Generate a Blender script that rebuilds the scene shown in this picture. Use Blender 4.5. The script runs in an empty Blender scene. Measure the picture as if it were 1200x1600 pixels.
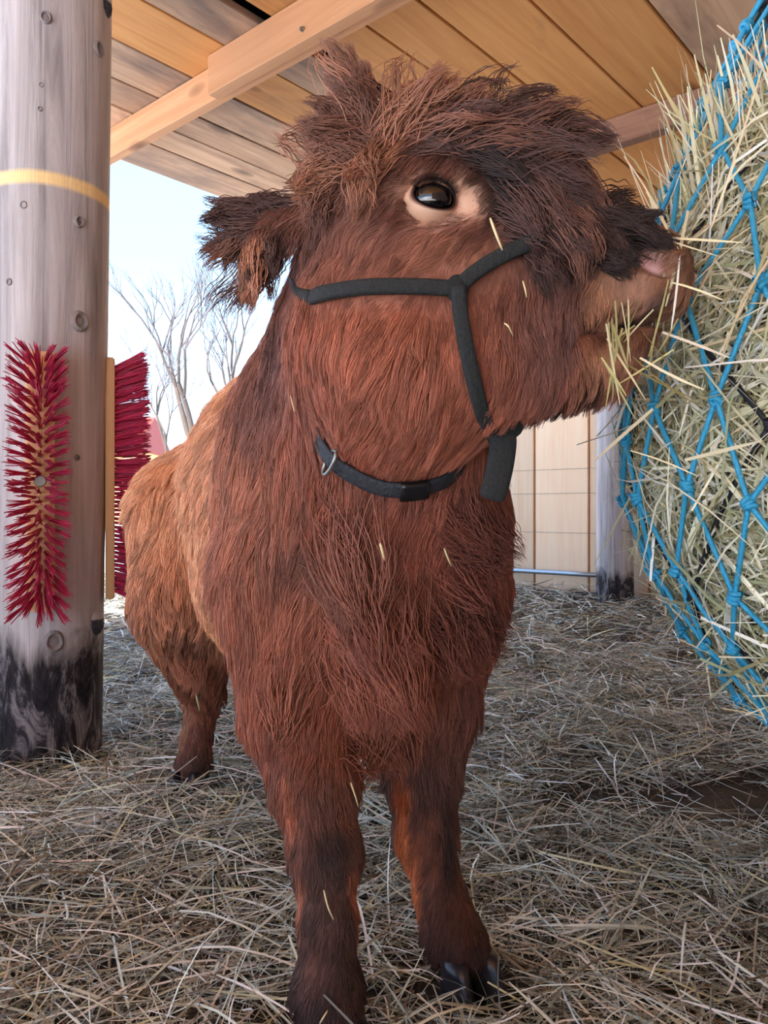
import bpy, bmesh, math, random
import numpy as np
from mathutils import Vector, Matrix, kdtree

random.seed(7)
rng = np.random.default_rng(11)
SC = bpy.context.scene
COL = SC.collection

# ------------------------------------------------------------------ camera, sky, sun, exposure
CAMH, FPX, HORIZON = 0.55, 1230.0, 801.0
cam_data = bpy.data.cameras.new('camera')
cam_data.lens = 36.0 * FPX / 1600.0
cam_data.sensor_width = 36.0
cam_data.clip_start = 0.02
cam = bpy.data.objects.new('camera', cam_data)
COL.objects.link(cam)
cam.location = (0, 0, CAMH)
cam.rotation_euler = (math.radians(90), 0, 0)
SC.camera = cam

world = bpy.data.worlds.new('sky')
SC.world = world
world.use_nodes = True
wn, wl = world.node_tree.nodes, world.node_tree.links
wn.clear()
w_out = wn.new('ShaderNodeOutputWorld')
w_bg = wn.new('ShaderNodeBackground')
w_tc = wn.new('ShaderNodeTexCoord')
w_sep = wn.new('ShaderNodeSeparateXYZ')
w_ramp = wn.new('ShaderNodeValToRGB')
wl.new(w_tc.outputs['Generated'], w_sep.inputs[0])
wl.new(w_sep.outputs['Z'], w_ramp.inputs[0])
wl.new(w_ramp.outputs[0], w_bg.inputs['Color'])
wl.new(w_bg.outputs[0], w_out.inputs['Surface'])
cr = w_ramp.color_ramp
cr.elements[0].position = 0.0
cr.elements[0].color = (0.50, 0.64, 0.80, 1)
cr.elements[1].position = 1.0
cr.elements[1].color = (0.18, 0.33, 0.66, 1)
e = cr.elements.new(0.30)
e.color = (0.32, 0.52, 0.80, 1)
w_bg.inputs['Strength'].default_value = 1.50

sun_d = bpy.data.lights.new('sun', 'SUN')
sun_d.energy = 11.5
sun_d.angle = math.radians(0.6)
sun_d.color = (1.0, 0.965, 0.92)
sun = bpy.data.objects.new('sun', sun_d)
COL.objects.link(sun)
sun.rotation_euler = Vector((0.50, 0.80, -0.66)).to_track_quat('-Z', 'Y').to_euler()
sun.location = (-6, -9, 8)

SC.view_settings.view_transform = 'Standard'
SC.view_settings.look = 'None'
SC.view_settings.gamma = 1.0
SC.view_settings.use_curve_mapping = False
SC.view_settings.exposure = 0.97
SC.cycles.use_denoising = True
SC.cycles.max_bounces = 8
SC.cycles.diffuse_bounces = 5


# ------------------------------------------------------------------ helpers
def P(px, py, d):
    """photo pixel + distance along the view axis -> world point"""
    return np.array([(px - 600) / FPX * d, d, CAMH + (HORIZON - py) / FPX * d])


def nrm(v):
    v = np.asarray(v, float)
    return v / np.maximum(np.linalg.norm(v, axis=-1, keepdims=True), 1e-9)


def srgb(r, g, b):
    return tuple(((c / 255.0) / 12.92 if c / 255.0 <= 0.04045 else ((c / 255.0 + 0.055) / 1.055) ** 2.4) for c in (r, g, b))


def tag(o, label=None, cat=None, group=None, kind=None):
    if label: o['label'] = label
    if cat: o['category'] = cat
    if group: o['group'] = group
    if kind: o['kind'] = kind
    return o


def empty(name, loc=(0, 0, 0), parent=None):
    o = bpy.data.objects.new(name, None)
    o.location = Vector(loc)
    o.empty_display_size = 0.05
    COL.objects.link(o)
    o.parent = parent
    return o


def link(name, me, mat=None, parent=None, smooth=False):
    o = bpy.data.objects.new(name, me)
    COL.objects.link(o)
    if mat and not me.materials:
        me.materials.append(mat)
    if parent:
        o.parent = parent
        o.matrix_parent_inverse = Matrix.Translation(-parent.location) if parent.rotation_euler.x == 0 else parent.matrix_basis.inverted()
    if smooth:
        me.polygons.foreach_set('use_smooth', np.ones(len(me.polygons), bool))
    return o


def mesh_np(name, verts, faces, cols=None):
    """faces: (n,3) or (n,4) int array"""
    me = bpy.data.meshes.new(name)
    verts = np.asarray(verts, np.float32)
    faces = np.asarray(faces, np.int32)
    k = faces.shape[1]
    me.vertices.add(len(verts))
    me.vertices.foreach_set('co', verts.ravel())
    me.loops.add(faces.size)
    me.loops.foreach_set('vertex_index', faces.ravel())
    me.polygons.add(len(faces))
    me.polygons.foreach_set('loop_start', np.arange(0, faces.size, k, dtype=np.int32))
    me.update(calc_edges=True)
    if cols is not None:
        a = me.attributes.new('col', 'FLOAT_COLOR', 'POINT')
        c = np.ones((len(verts), 4), np.float32)
        c[:, :3] = cols
        a.data.foreach_set('color', c.ravel())
    return me


def box_mesh(name, sx, sy, sz, bevel=0.004, seg=1):
    bm = bmesh.new()
    bmesh.ops.create_cube(bm, size=1.0)
    bmesh.ops.scale(bm, vec=(sx, sy, sz), verts=bm.verts)
    if bevel > 0:
        bmesh.ops.bevel(bm, geom=list(bm.edges), offset=bevel, segments=seg, affect='EDGES')
    me = bpy.data.meshes.new(name)
    bm.to_mesh(me)
    bm.free()
    return me


def tube_arrays(pts, rad, nseg=8, flat=None, up=None, caps=True):
    """swept tube; rad scalar or array; flat=(w,t) gives an elliptical strap section with 'up' normals"""
    pts = np.asarray(pts, float)
    n = len(pts)
    rad = np.broadcast_to(np.asarray(rad, float), (n,))
    tan = np.gradient(pts, axis=0)
    tan = nrm(tan)
    if up is None:
        ref = np.array([0.123, 0.31, 0.94])
        u = nrm(np.cross(tan[0], ref))
        us = [u]
        for i in range(1, n):
            u = us[-1] - tan[i] * np.dot(us[-1], tan[i])
            us.append(nrm(u))
        us = np.array(us)
    else:
        us = np.asarray(up, float)
        us = nrm(us - tan * np.sum(us * tan, axis=1, keepdims=True))
    vs = np.cross(tan, us)
    ang = np.arange(nseg) / nseg * 2 * np.pi
    if flat is not None:
        ca, sa = np.cos(ang), np.sin(ang)
        ca = np.sign(ca) * np.abs(ca) ** 0.6
        sa = np.sign(sa) * np.abs(sa) ** 0.6
        ring = us[:, None, :] * (sa * flat[1])[None, :, None] * (rad / rad.max())[:, None, None] + vs[:, None, :] * (ca * flat[0])[None, :, None] * (rad / rad.max())[:, None, None]
    else:
        ring = (us[:, None, :] * np.sin(ang)[None, :, None] + vs[:, None, :] * np.cos(ang)[None, :, None]) * rad[:, None, None]
    verts = (pts[:, None, :] + ring).reshape(-1, 3)
    i, j = np.meshgrid(np.arange(n - 1), np.arange(nseg), indexing='ij')
    a = i * nseg + j
    b = i * nseg + (j + 1) % nseg
    f = np.stack([a, b, b + nseg, a + nseg], -1).reshape(-1, 4)
    if caps:
        c0, c1 = len(verts), len(verts) + 1
        verts = np.vstack([verts, pts[:1], pts[-1:]])
        jj = np.arange(nseg)
        k = (n - 1) * nseg
        f = np.vstack([f, np.stack([np.full(nseg, c0), (jj + 1) % nseg, jj, jj], -1)[:, [0, 1, 2, 2]],
                       np.stack([np.full(nseg, c1), k + jj, k + (jj + 1) % nseg, k + (jj + 1) % nseg], -1)])
    return verts, f


def mesh_mixed(name, verts, faces):
    me = bpy.data.meshes.new(name)
    fl = []
    for q in faces:
        q = [int(x) for x in q]
        fl.append(q[:3] if q[2] == q[3] else q)
    me.from_pydata([tuple(v) for v in verts], [], fl)
    me.update()
    return me


def tube(name, pts, rad, mat, parent=None, nseg=8, flat=None, up=None):
    v, f = tube_arrays(pts, rad, nseg, flat, up)
    return link(name, mesh_mixed(name, v, f), mat, parent, smooth=True)


def merge(parts):
    V, F, o = [], [], 0
    for v, f in parts:
        V.append(v)
        F.append(f + o)
        o += len(v)
    return np.vstack(V), np.vstack(F)


def smooth_path(pts, n):
    """Catmull-Rom through points"""
    pts = np.asarray(pts, float)
    ext = np.vstack([2 * pts[0] - pts[1], pts, 2 * pts[-1] - pts[-2]])
    t = np.linspace(0, len(pts) - 1, n)
    i = np.minimum(t.astype(int), len(pts) - 2)
    u = (t - i)[:, None]
    p0, p1, p2, p3 = ext[i], ext[i + 1], ext[i + 2], ext[i + 3]
    return 0.5 * ((2 * p1) + (-p0 + p2) * u + (2 * p0 - 5 * p1 + 4 * p2 - p3) * u ** 2 + (-p0 + 3 * p1 - 3 * p2 + p3) * u ** 3)


# --- a cheap value noise
_lat = rng.random((64, 64, 64)).astype(np.float32)


def vnoise(p, scale):
    q = np.asarray(p, float) * scale + 100.0
    i = np.floor(q).astype(int)
    f = q - i
    f = f * f * (3 - 2 * f)
    r = 0
    for dx in (0, 1):
        for dy in (0, 1):
            for dz in (0, 1):
                w = (f[..., 0] if dx else 1 - f[..., 0]) * (f[..., 1] if dy else 1 - f[..., 1]) * (f[..., 2] if dz else 1 - f[..., 2])
                r = r + w * _lat[(i[..., 0] + dx) % 64, (i[..., 1] + dy) % 64, (i[..., 2] + dz) % 64]
    return r


# ------------------------------------------------------------------ materials
def new_mat(name):
    m = bpy.data.materials.new(name)
    m.use_nodes = True
    nt = m.node_tree
    nt.nodes.clear()
    out = nt.nodes.new('ShaderNodeOutputMaterial')
    b = nt.nodes.new('ShaderNodeBsdfPrincipled')
    nt.links.new(b.outputs[0], out.inputs['Surface'])
    return m, nt, b


def N(nt, t, **kw):
    n = nt.nodes.new(t)
    for k, v in kw.items():
        setattr(n, k, v)
    return n


def ramp(nt, src, stops):
    r = N(nt, 'ShaderNodeValToRGB')
    el = r.color_ramp.elements
    el[0].position, el[0].color = stops[0][0], (*stops[0][1], 1)
    el[1].position, el[1].color = stops[-1][0], (*stops[-1][1], 1)
    for p, c in stops[1:-1]:
        q = el.new(p)
        q.color = (*c, 1)
    nt.links.new(src, r.inputs[0])
    return r.outputs[0]


def mixc(nt, fac, a, b, mode='MIX'):
    m = N(nt, 'ShaderNodeMix', data_type='RGBA', blend_type=mode)
    for s, v in ((m.inputs[0], fac), (m.inputs[6], a), (m.inputs[7], b)):
        if isinstance(v, (int, float)):
            s.default_value = v
        elif isinstance(v, tuple):
            s.default_value = (*v, 1)
        else:
            nt.links.new(v, s)
    return m.outputs[2]


def mathn(nt, op, a, b=None, clamp=False):
    m = N(nt, 'ShaderNodeMath', operation=op, use_clamp=clamp)
    for s, v in zip(m.inputs, (a, b)):
        if v is None: continue
        if isinstance(v, (int, float)): s.default_value = v
        else: nt.links.new(v, s)
    return m.outputs[0]


def coords(nt, scale=(1, 1, 1), rand=True):
    tc = N(nt, 'ShaderNodeTexCoord')
    mp = N(nt, 'ShaderNodeMapping')
    mp.inputs['Scale'].default_value = scale
    nt.links.new(tc.outputs['Object'], mp.inputs[0])
    if rand:
        oi = N(nt, 'ShaderNodeObjectInfo')
        mu = mathn(nt, 'MULTIPLY', oi.outputs['Random'], 37.0)
        cb = N(nt, 'ShaderNodeCombineXYZ')
        for k in range(3):
            nt.links.new(mu, cb.inputs[k])
        nt.links.new(cb.outputs[0], mp.inputs['Location'])
    return mp.outputs[0]


def noise(nt, vec, scale, detail=4, rough=0.55, dist=0.0):
    n = N(nt, 'ShaderNodeTexNoise')
    n.inputs['Scale'].default_value = scale
    n.inputs['Detail'].default_value = detail
    n.inputs['Roughness'].default_value = rough
    n.inputs['Distortion'].default_value = dist
    nt.links.new(vec, n.inputs['Vector'])
    return n.outputs[0]


def bump(nt, b, h, strength=0.3, dist=0.01):
    bp = N(nt, 'ShaderNodeBump')
    bp.inputs['Strength'].default_value = strength
    bp.inputs['Distance'].default_value = dist
    nt.links.new(h, bp.inputs['Height'])
    nt.links.new(bp.outputs[0], b.inputs['Normal'])


def plain(name, col, rough=0.6, metal=0.0, var=0.0, scale=30.0, bmp=0.0):
    m, nt, b = new_mat(name)
    b.inputs['Roughness'].default_value = rough
    b.inputs['Metallic'].default_value = metal
    v = coords(nt)
    n = noise(nt, v, scale, 5)
    c = mixc(nt, n, tuple(max(0, x * (1 - var)) for x in col), tuple(x * (1 + var) for x in col))
    nt.links.new(c, b.inputs['Base Color'])
    if bmp: bump(nt, b, n, bmp, 0.004)
    return m


def wood(name, light, dark, knot, axis=0, grain=0.5, weather=None, knots=True, rough=0.75):
    """boards: grain along local axis, knots, optional grey weathering patches; tone differs per object"""
    m, nt, b = new_mat(name)
    b.inputs['Roughness'].default_value = rough
    b.inputs['Specular IOR Level'].default_value = 0.25
    s = [14.0, 14.0, 14.0]
    s[axis] = 0.9
    v = coords(nt, tuple(s))
    g = noise(nt, v, 1.6, 6, 0.6, 1.2)
    s2 = [60.0] * 3
    s2[axis] = 2.0
    fine = noise(nt, coords(nt, tuple(s2)), 1.0, 4, 0.6)
    c = mixc(nt, mathn(nt, 'MULTIPLY', mathn(nt, 'SUBTRACT', g, 0.35, True), 2.2 * grain, True), light, dark)
    c = mixc(nt, mathn(nt, 'MULTIPLY', fine, 0.35), c, dark)
    if weather:
        sw = [3.5] * 3
        sw[axis] = 1.1
        wv = noise(nt, coords(nt, tuple(sw)), 1.0, 5, 0.65, 0.4)
        wf = mathn(nt, 'MULTIPLY', mathn(nt, 'SUBTRACT', wv, weather[1], True), weather[2], True)
        c = mixc(nt, wf, c, weather[0])
    if knots:
        sk = [5.0] * 3
        sk[axis] = 2.2
        vo = N(nt, 'ShaderNodeTexVoronoi')
        vo.inputs['Scale'].default_value = 1.0
        vo.inputs['Randomness'].default_value = 1.0
        nt.links.new(coords(nt, tuple(sk)), vo.inputs['Vector'])
        kf = mathn(nt, 'SUBTRACT', 1.0, mathn(nt, 'MULTIPLY', vo.outputs['Distance'], 7.0), True)
        kf = mathn(nt, 'POWER', kf, 0.6)
        c = mixc(nt, mathn(nt, 'MULTIPLY', kf, 0.8), c, knot)
    oi = N(nt, 'ShaderNodeObjectInfo')
    hs = N(nt, 'ShaderNodeHueSaturation')
    nt.links.new(mathn(nt, 'ADD', mathn(nt, 'MULTIPLY', oi.outputs['Random'], 0.30), 0.85), hs.inputs['Value'])
    nt.links.new(c, hs.inputs['Color'])
    nt.links.new(hs.outputs[0], b.inputs['Base Color'])
    bump(nt, b, fine, 0.25, 0.003)
    return m


def attr_mat(name, rough=0.6, spec=0.3, var=0.0, trans=0.0):
    m, nt, b = new_mat(name)
    a = N(nt, 'ShaderNodeAttribute', attribute_name='col')
    b.inputs['Roughness'].default_value = rough
    b.inputs['Specular IOR Level'].default_value = spec
    nt.links.new(a.outputs['Color'], b.inputs['Base Color'])
    return m


M = {}
M['ceil'] = wood('ceiling_board_wood', srgb(220, 162, 100), srgb(186, 118, 62), srgb(88, 50, 26), 0, 0.8, (srgb(120, 92, 70), 0.56, 3.5))
M['ceil_grey'] = wood('weathered_board_wood', srgb(214, 178, 146), srgb(164, 124, 96), srgb(74, 52, 40), 0, 0.9, (srgb(106, 92, 88), 0.47, 4.0))
M['beam'] = wood('beam_wood', srgb(216, 164, 122), srgb(186, 128, 86), srgb(96, 58, 36), 0, 0.8)
M['beam_dark'] = wood('dark_beam_wood', srgb(176, 132, 108), srgb(120, 84, 66), srgb(60, 40, 32), 0, 0.9, (srgb(74, 60, 56), 0.5, 4.0))
M['wall'] = wood('wall_board_wood', srgb(250, 222, 192), srgb(234, 190, 150), srgb(178, 124, 86), 2, 0.7)
M['wall_blocker'] = wood('blocker_wall_wood', srgb(150, 120, 98), srgb(112, 84, 66), srgb(60, 42, 32), 2, 0.9)  # dark boards for the added wall, so it bounces little light
M['wall_gap'] = wood('batten_wood', srgb(206, 150, 98), srgb(166, 104, 58), srgb(90, 54, 30), 2, 0.7)
M['metal'] = plain('galvanised_steel', srgb(176, 186, 196), 0.35, 0.85, 0.12, 25)
M['sheet'] = plain('dark_roof_sheet', srgb(24, 24, 28), 0.3, 0.6, 0.2, 8)
M['bolt'] = plain('bolt_steel', srgb(150, 150, 146), 0.4, 0.8, 0.15, 60)
M['wire'] = plain('wire_steel', srgb(150, 140, 130), 0.5, 0.4, 0.1, 60)
M['board'] = wood('brush_board_wood', srgb(236, 202, 156), srgb(220, 176, 122), srgb(180, 130, 80), 2, 0.5, None, False)
M['bristle'] = plain('red_bristle_plastic', srgb(214, 58, 106), 0.45, 0.0, 0.22, 40)
M['halter'] = plain('dark_halter_rope', srgb(36, 40, 41), 0.85, 0.0, 0.35, 260, 0.6)
M['collar'] = plain('black_collar_webbing', srgb(44, 48, 56), 0.6, 0.0, 0.4, 220, 0.5)
M['buckle'] = plain('black_buckle_plastic', srgb(18, 20, 24), 0.3)
M['cord'] = plain('blue_net_cord', srgb(52, 160, 204), 0.55, 0.0, 0.25, 240, 0.5)
M['cord_black'] = plain('black_net_cord', srgb(26, 28, 36), 0.6, 0.0, 0.25, 200, 0.4)
M['straw'] = attr_mat('dry_straw', 0.55, 0.35)
M['hay'] = attr_mat('hay_stalk', 0.5, 0.35)
M['hoof'] = plain('hoof_horn', srgb(38, 38, 46), 0.28, 0.0, 0.35, 35, 0.1)
M['tar'] = plain('tree_bark', srgb(74, 62, 54), 0.9, 0.0, 0.3, 4)
M['twig'] = plain('twig_bark', srgb(84, 74, 74), 0.9, 0.0, 0.2, 4)
M['snow'] = plain('snow', srgb(238, 242, 248), 0.6, 0.0, 0.04, 3, 0.2)
M['plaster'] = plain('house_plaster', srgb(244, 204, 132), 0.8, 0.0, 0.05, 3)
M['roof_tile'] = plain('house_roof', srgb(150, 70, 62), 0.8, 0.0, 0.15, 3)
M['glass'] = plain('window_glass', srgb(40, 48, 60), 0.1)
M['chimney'] = plain('chimney_brick', srgb(140, 84, 70), 0.85, 0.0, 0.15, 6)

# ------------------------------------------------------------------ the ground
AZ = math.radians(40.9)
ALONG = np.array([math.sin(AZ), math.cos(AZ), 0.0])     # direction of the ceiling boards
ACROSS = np.array([-math.cos(AZ), math.sin(AZ), 0.0])   # direction of the beams
CEIL = 2.0


def AC(a, c, z=0.0):
    return ALONG * a + ACROSS * c + np.array([0, 0, z])


def ground_h(x, y):
    p = np.stack([x, y, np.zeros_like(x)], -1)
    h = 0.055 * (vnoise(p, 2.3) - 0.5) + 0.030 * (vnoise(p, 6.1) - 0.5) + 0.012 * (vnoise(p, 17.0) - 0.5)
    far = np.clip((y - 2.6) / 2.0, 0, 1) * np.clip((x + 0.6) / 1.2, 0, 1)
    near = np.clip(np.hypot(x, y - 0.9) / 0.9 - 0.2, 0.25, 1)
    return h * near + 0.03 * far - 0.004


gx = np.concatenate([np.linspace(-2.45, 2.5, 130), np.linspace(2.6, 6, 18)])
gy = np.concatenate([np.linspace(-0.9, 0.2, 20), np.linspace(0.24, 3.2, 110), np.linspace(3.25, 8.0, 60)])
GX, GY = np.meshgrid(gx, gy, indexing='ij')
GZ = ground_h(GX, GY)
gv = np.stack([GX, GY, GZ], -1).reshape(-1, 3)
ni, nj = GX.shape
ii, jj = np.meshgrid(np.arange(ni - 1), np.arange(nj - 1), indexing='ij')
q = ii * nj + jj
gf = np.stack([q, q + nj, q + nj + 1, q + 1], -1).reshape(-1, 4)
m, nt, b = new_mat('trodden_hay_earth')
v = coords(nt, (1, 1, 1), False)
n1 = noise(nt, v, 3.0, 6, 0.7)
n2 = noise(nt, v, 60.0, 5, 0.7)
c = ramp(nt, n1, [(0.30, srgb(58, 54, 52)), (0.5, srgb(88, 82, 76)), (0.72, srgb(116, 108, 96))])
c = mixc(nt, mathn(nt, 'MULTIPLY', n2, 0.5), c, srgb(60, 52, 46))
nt.links.new(c, b.inputs['Base Color'])
b.inputs['Roughness'].default_value = 0.95
b.inputs['Specular IOR Level'].default_value = 0.1
bump(nt, b, n2, 0.8, 0.02)
M['earth'] = m
floor = link('floor', mesh_np('floor', gv, gf), M['earth'], smooth=True)
tag(floor, 'trodden brown earth floor strewn with hay', kind='structure')

sv = []
for x in np.linspace(-60, 60, 41):
    for y in np.linspace(-60, 90, 51):
        sv.append((x, y, -0.06))
sv = np.array(sv)
sv[:, 2] += 0.03 * (vnoise(sv, 0.4) - 0.5)
sf = []
for i in range(40):
    for j in range(50):
        k = i * 51 + j
        sf.append((k, k + 51, k + 52, k + 1))
snow = link('ground', mesh_np('ground', sv, np.array(sf)), M['snow'], smooth=True)
tag(snow, 'snow covered ground outside the shelter', kind='structure')


# loose straw: ribbons bent in the middle, colour per stalk
def ribbons(root, dirs, length, width, side, bend, cols, npt=4, taper=True):
    """root (n,3), dirs unit, side unit; returns verts, quads, vertex colours"""
    n = len(root)
    s = np.linspace(0, 1, npt)
    up = np.cross(side, dirs)
    pts = root[:, None, :] + dirs[:, None, :] * (s[None, :, None] * length[:, None, None]) \
        + up[:, None, :] * (np.sin(s * np.pi)[None, :, None] * (bend * length)[:, None, None])
    w = width[:, None] * (np.array([0.8] + [1.0] * (npt - 2) + [0.35]) if taper else np.ones(npt))[None, :]
    L = pts - side[:, None, :] * w[:, :, None] * 0.5
    Rr = pts + side[:, None, :] * w[:, :, None] * 0.5
    v = np.stack([L, Rr], 2).reshape(-1, 3)
    base = np.arange(n)[:, None] * (npt * 2) + np.arange(npt - 1)[None, :] * 2
    f = np.stack([base, base + 1, base + 3, base + 2], -1).reshape(-1, 4)
    return v, f, np.repeat(cols, npt * 2, axis=0)


def rand_unit(n):
    return nrm(rng.normal(size=(n, 3)))


def pick_cols(n, table, probs, var=0.18, tint=(1, 1, 1)):
    t = np.array([srgb(*c) for c in table])
    k = rng.choice(len(table), n, p=np.array(probs) / sum(probs))
    return np.clip(t[k] * (1 + var * rng.normal(size=(n, 1))) * np.array(tint), 0.01, 0.95)


def scatter_straw(n, rmin, rmax, spread, power, lmin, lmax, wmin, wmax, zmax, seedcols):
    r = rmin + (rmax - rmin) * rng.random(n) ** power
    th = (rng.random(n) - 0.5) * spread
    x, y = r * np.sin(th), r * np.cos(th)
    ok = x > -2.4
    x, y = x[ok], y[ok]
    n = len(x)
    a = rng.random(n) * 2 * np.pi
    dens = vnoise(np.stack([x, y, x * 0 + 3], -1), 2.7) + 0.45 * vnoise(np.stack([x, y, x * 0 + 8], -1), 7.0)
    keep = dens > 0.28 + 0.20 * rng.random(n)
    keep &= (x - 1.08) * -ALONG[0] + (y - 5.30) * -ALONG[1] > 0.06          # stops at the back wall
    keep &= (x + y * 0 - 0) * ACROSS[0] + y * ACROSS[1] > -1.44              # and at the added side wall
    for (fx, fy) in ((-0.054, 0.785), (0.090, 0.905), (-0.383, 1.56), (-0.184, 1.641)):
        keep &= np.hypot(x - fx, y - fy) > 0.055 + 0.03 * rng.random(n)
    x, y, a = x[keep], y[keep], a[keep]
    n = len(x)
    pit = rng.normal(0, 0.16, n)
    d = np.stack([np.cos(a) * np.cos(pit), np.sin(a) * np.cos(pit), np.sin(pit)], -1)
    length = lmin + (lmax - lmin) * rng.random(n) ** 1.6
    sd = nrm(np.cross(d, np.array([0, 0, 1.0]) + 0.9 * rng.normal(size=(n, 3))))
    z = ground_h(x, y) + 0.004 + zmax * rng.random(n) ** 2 + np.abs(np.sin(pit)) * length * 0.5
    root = np.stack([x, y, z], -1) - d * length[:, None] * 0.5
    wd = wmin + (wmax - wmin) * rng.random(n) ** 1.5
    lay = rng.random(n)                                   # lower straw browned to put the shade between stalks into colour
    z = z - 0.010 * (lay < 0.26)
    root[:, 2] = root[:, 2] - 0.010 * (lay < 0.26)
    cols = seedcols(n)
    shade_cols = pick_cols(n, [(128, 116, 100), (104, 94, 82), (150, 138, 118)], [3, 2, 2])
    cols = np.where((lay < 0.26)[:, None], shade_cols, cols)
    return ribbons(root, d, length, wd, sd, rng.normal(0, 0.10, n), cols, 5)


STRAW_T = [(252, 250, 232), (240, 238, 222), (224, 220, 202), (182, 172, 152), (222, 210, 164), (136, 124, 110), (214, 218, 204)]
near_c = lambda n: pick_cols(n, STRAW_T, [4, 4, 4, 3, 1.2, 2.5, 2], 0.26, (0.94, 1.06, 1.14))
far_c = lambda n: pick_cols(n, STRAW_T, [2, 3, 4, 4, 1.2, 4, 1], 0.26, (0.95, 1.04, 1.08))
sets = [scatter_straw(100000, 0.40, 3.4, 2.3, 0.75, 0.04, 0.20, 0.0010, 0.0032, 0.035, near_c),
        scatter_straw(42000, 2.2, 7.6, 1.9, 0.8, 0.06, 0.26, 0.0022, 0.0060, 0.05, far_c)]
V, F, C, o = [], [], [], 0
for v, f, c in sets:
    V.append(v); F.append(f + o); C.append(c); o += len(v)
hayfloor = link('loose_hay', mesh_np('loose_hay', np.vstack(V), np.vstack(F), np.vstack(C)), M['straw'])
tag(hayfloor, 'pale dry hay strewn loosely over the floor', 'hay', kind='stuff')

# ------------------------------------------------------------------ ceiling: boards, sheet above, beams
ROTZ = math.atan2(ALONG[1], ALONG[0])
ceiling = empty('ceiling', AC(1.5, 1.0, CEIL))
tag(ceiling, 'slatted ceiling of rough wooden boards', kind='structure')
A0, A1 = -3.2, 6.8  # near end lengthened out of view to cut sun and front light


def board_mesh(name, lx, ly, lz, wav=0.002):
    bm = bmesh.new()
    bmesh.ops.create_cube(bm, size=1.0)
    bmesh.ops.scale(bm, vec=(lx, ly, lz), verts=bm.verts)
    bmesh.ops.bevel(bm, geom=list(bm.edges), offset=0.003, segments=1, affect='EDGES')
    me = bpy.data.meshes.new(name)
    bm.to_mesh(me)
    bm.free()
    return me


edges = [2.95, 2.73, 2.57, 2.41, 2.21, 1.98, 1.81, 1.765, 1.58, 1.39, 1.15, 0.90, 0.66, 0.43, 0.20, -0.04, -0.28, -0.52, -0.76, -1.0, -1.24, -1.48, -1.72, -1.96, -2.2, -2.44, -2.68, -2.92]
for k in range(len(edges) - 1):
    hi, lo = edges[k], edges[k + 1]
    if abs(hi - 1.81) < 1e-6:
        continue                                  # the open slot under the dark sheet
    joint = 1.60 + random.choice((0, 1.16))
    for (s, t) in ((A0, joint), (joint, A1 + random.uniform(-0.05, 0.05))):
        me = board_mesh('plank', t - s - 0.004, hi - lo - 0.006, 0.024)
        grey = (hi > 1.9 and (k % 2 == 0 or k in (3,))) or lo < 0.7 and hi < 1.0
        o = link('plank', me, M['ceil_grey'] if (hi > 2.3 or (1.9 < hi < 2.0) or (hi < 0.95 and hi > 0.5)) else M['ceil'])
        o.location = AC((s + t) / 2, (hi + lo) / 2, CEIL + 0.012 + random.uniform(0, 0.004))
        o.rotation_euler = (0, 0, ROTZ)
        o.parent = ceiling
        o.matrix_parent_inverse = Matrix.Translation(-ceiling.location)
me = box_mesh('roof_sheet', A1 - A0 + 0.1, 5.95, 0.006, 0.001)
o = link('roof_sheet', me, M['sheet'])
o.location = AC((A0 + A1) / 2, 0.0, CEIL + 0.075)
o.rotation_euler = (0, 0, ROTZ)
o.parent = ceiling
o.matrix_parent_inverse = Matrix.Translation(-ceiling.location)


def joist(a0, width, depth, c0, c1, mat, label, zoff=0.0):
    me = board_mesh('roof_beam', c1 - c0, width, depth)
    o = link('roof_beam', me, mat)
    o.location = AC(a0 + width / 2, (c0 + c1) / 2, CEIL - depth / 2 - 0.001 + zoff)
    o.rotation_euler = (0, 0, ROTZ + math.pi / 2)
    tag(o, label, 'beam')
    return o


joist(1.566, 0.040, 0.112, -2.9, 2.93, M['beam'], 'long pale wooden beam under the ceiling, running behind the log post')
sis = joist(1.522, 0.042, 0.125, -2.0, 2.06, M['beam'], 'shorter wooden beam bolted against the long pale beam')
bm = bmesh.new()
bmesh.ops.create_cone(bm, cap_ends=True, segments=12, radius1=0.008, radius2=0.006, depth=0.008)
me = bpy.data.meshes.new('bolt'); bm.to_mesh(me); bm.free()
for c in (1.62, 1.1):
    o = link('bolt', me, M['bolt'])
    o.location = AC(1.518, c, CEIL - 0.095)
    o.rotation_euler = (math.radians(90), 0, ROTZ - math.pi / 2)
    o.parent = sis
    o.matrix_parent_inverse = sis.matrix_basis.inverted()
joist(2.735, 0.055, 0.10, -2.9, 2.93, M['beam_dark'], 'dark stained wooden beam above the calf\'s nose')
joist(3.90, 0.055, 0.10, -2.9, 2.93, M['beam_dark'], 'wooden beam farthest back under the ceiling, near the board wall')

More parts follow.
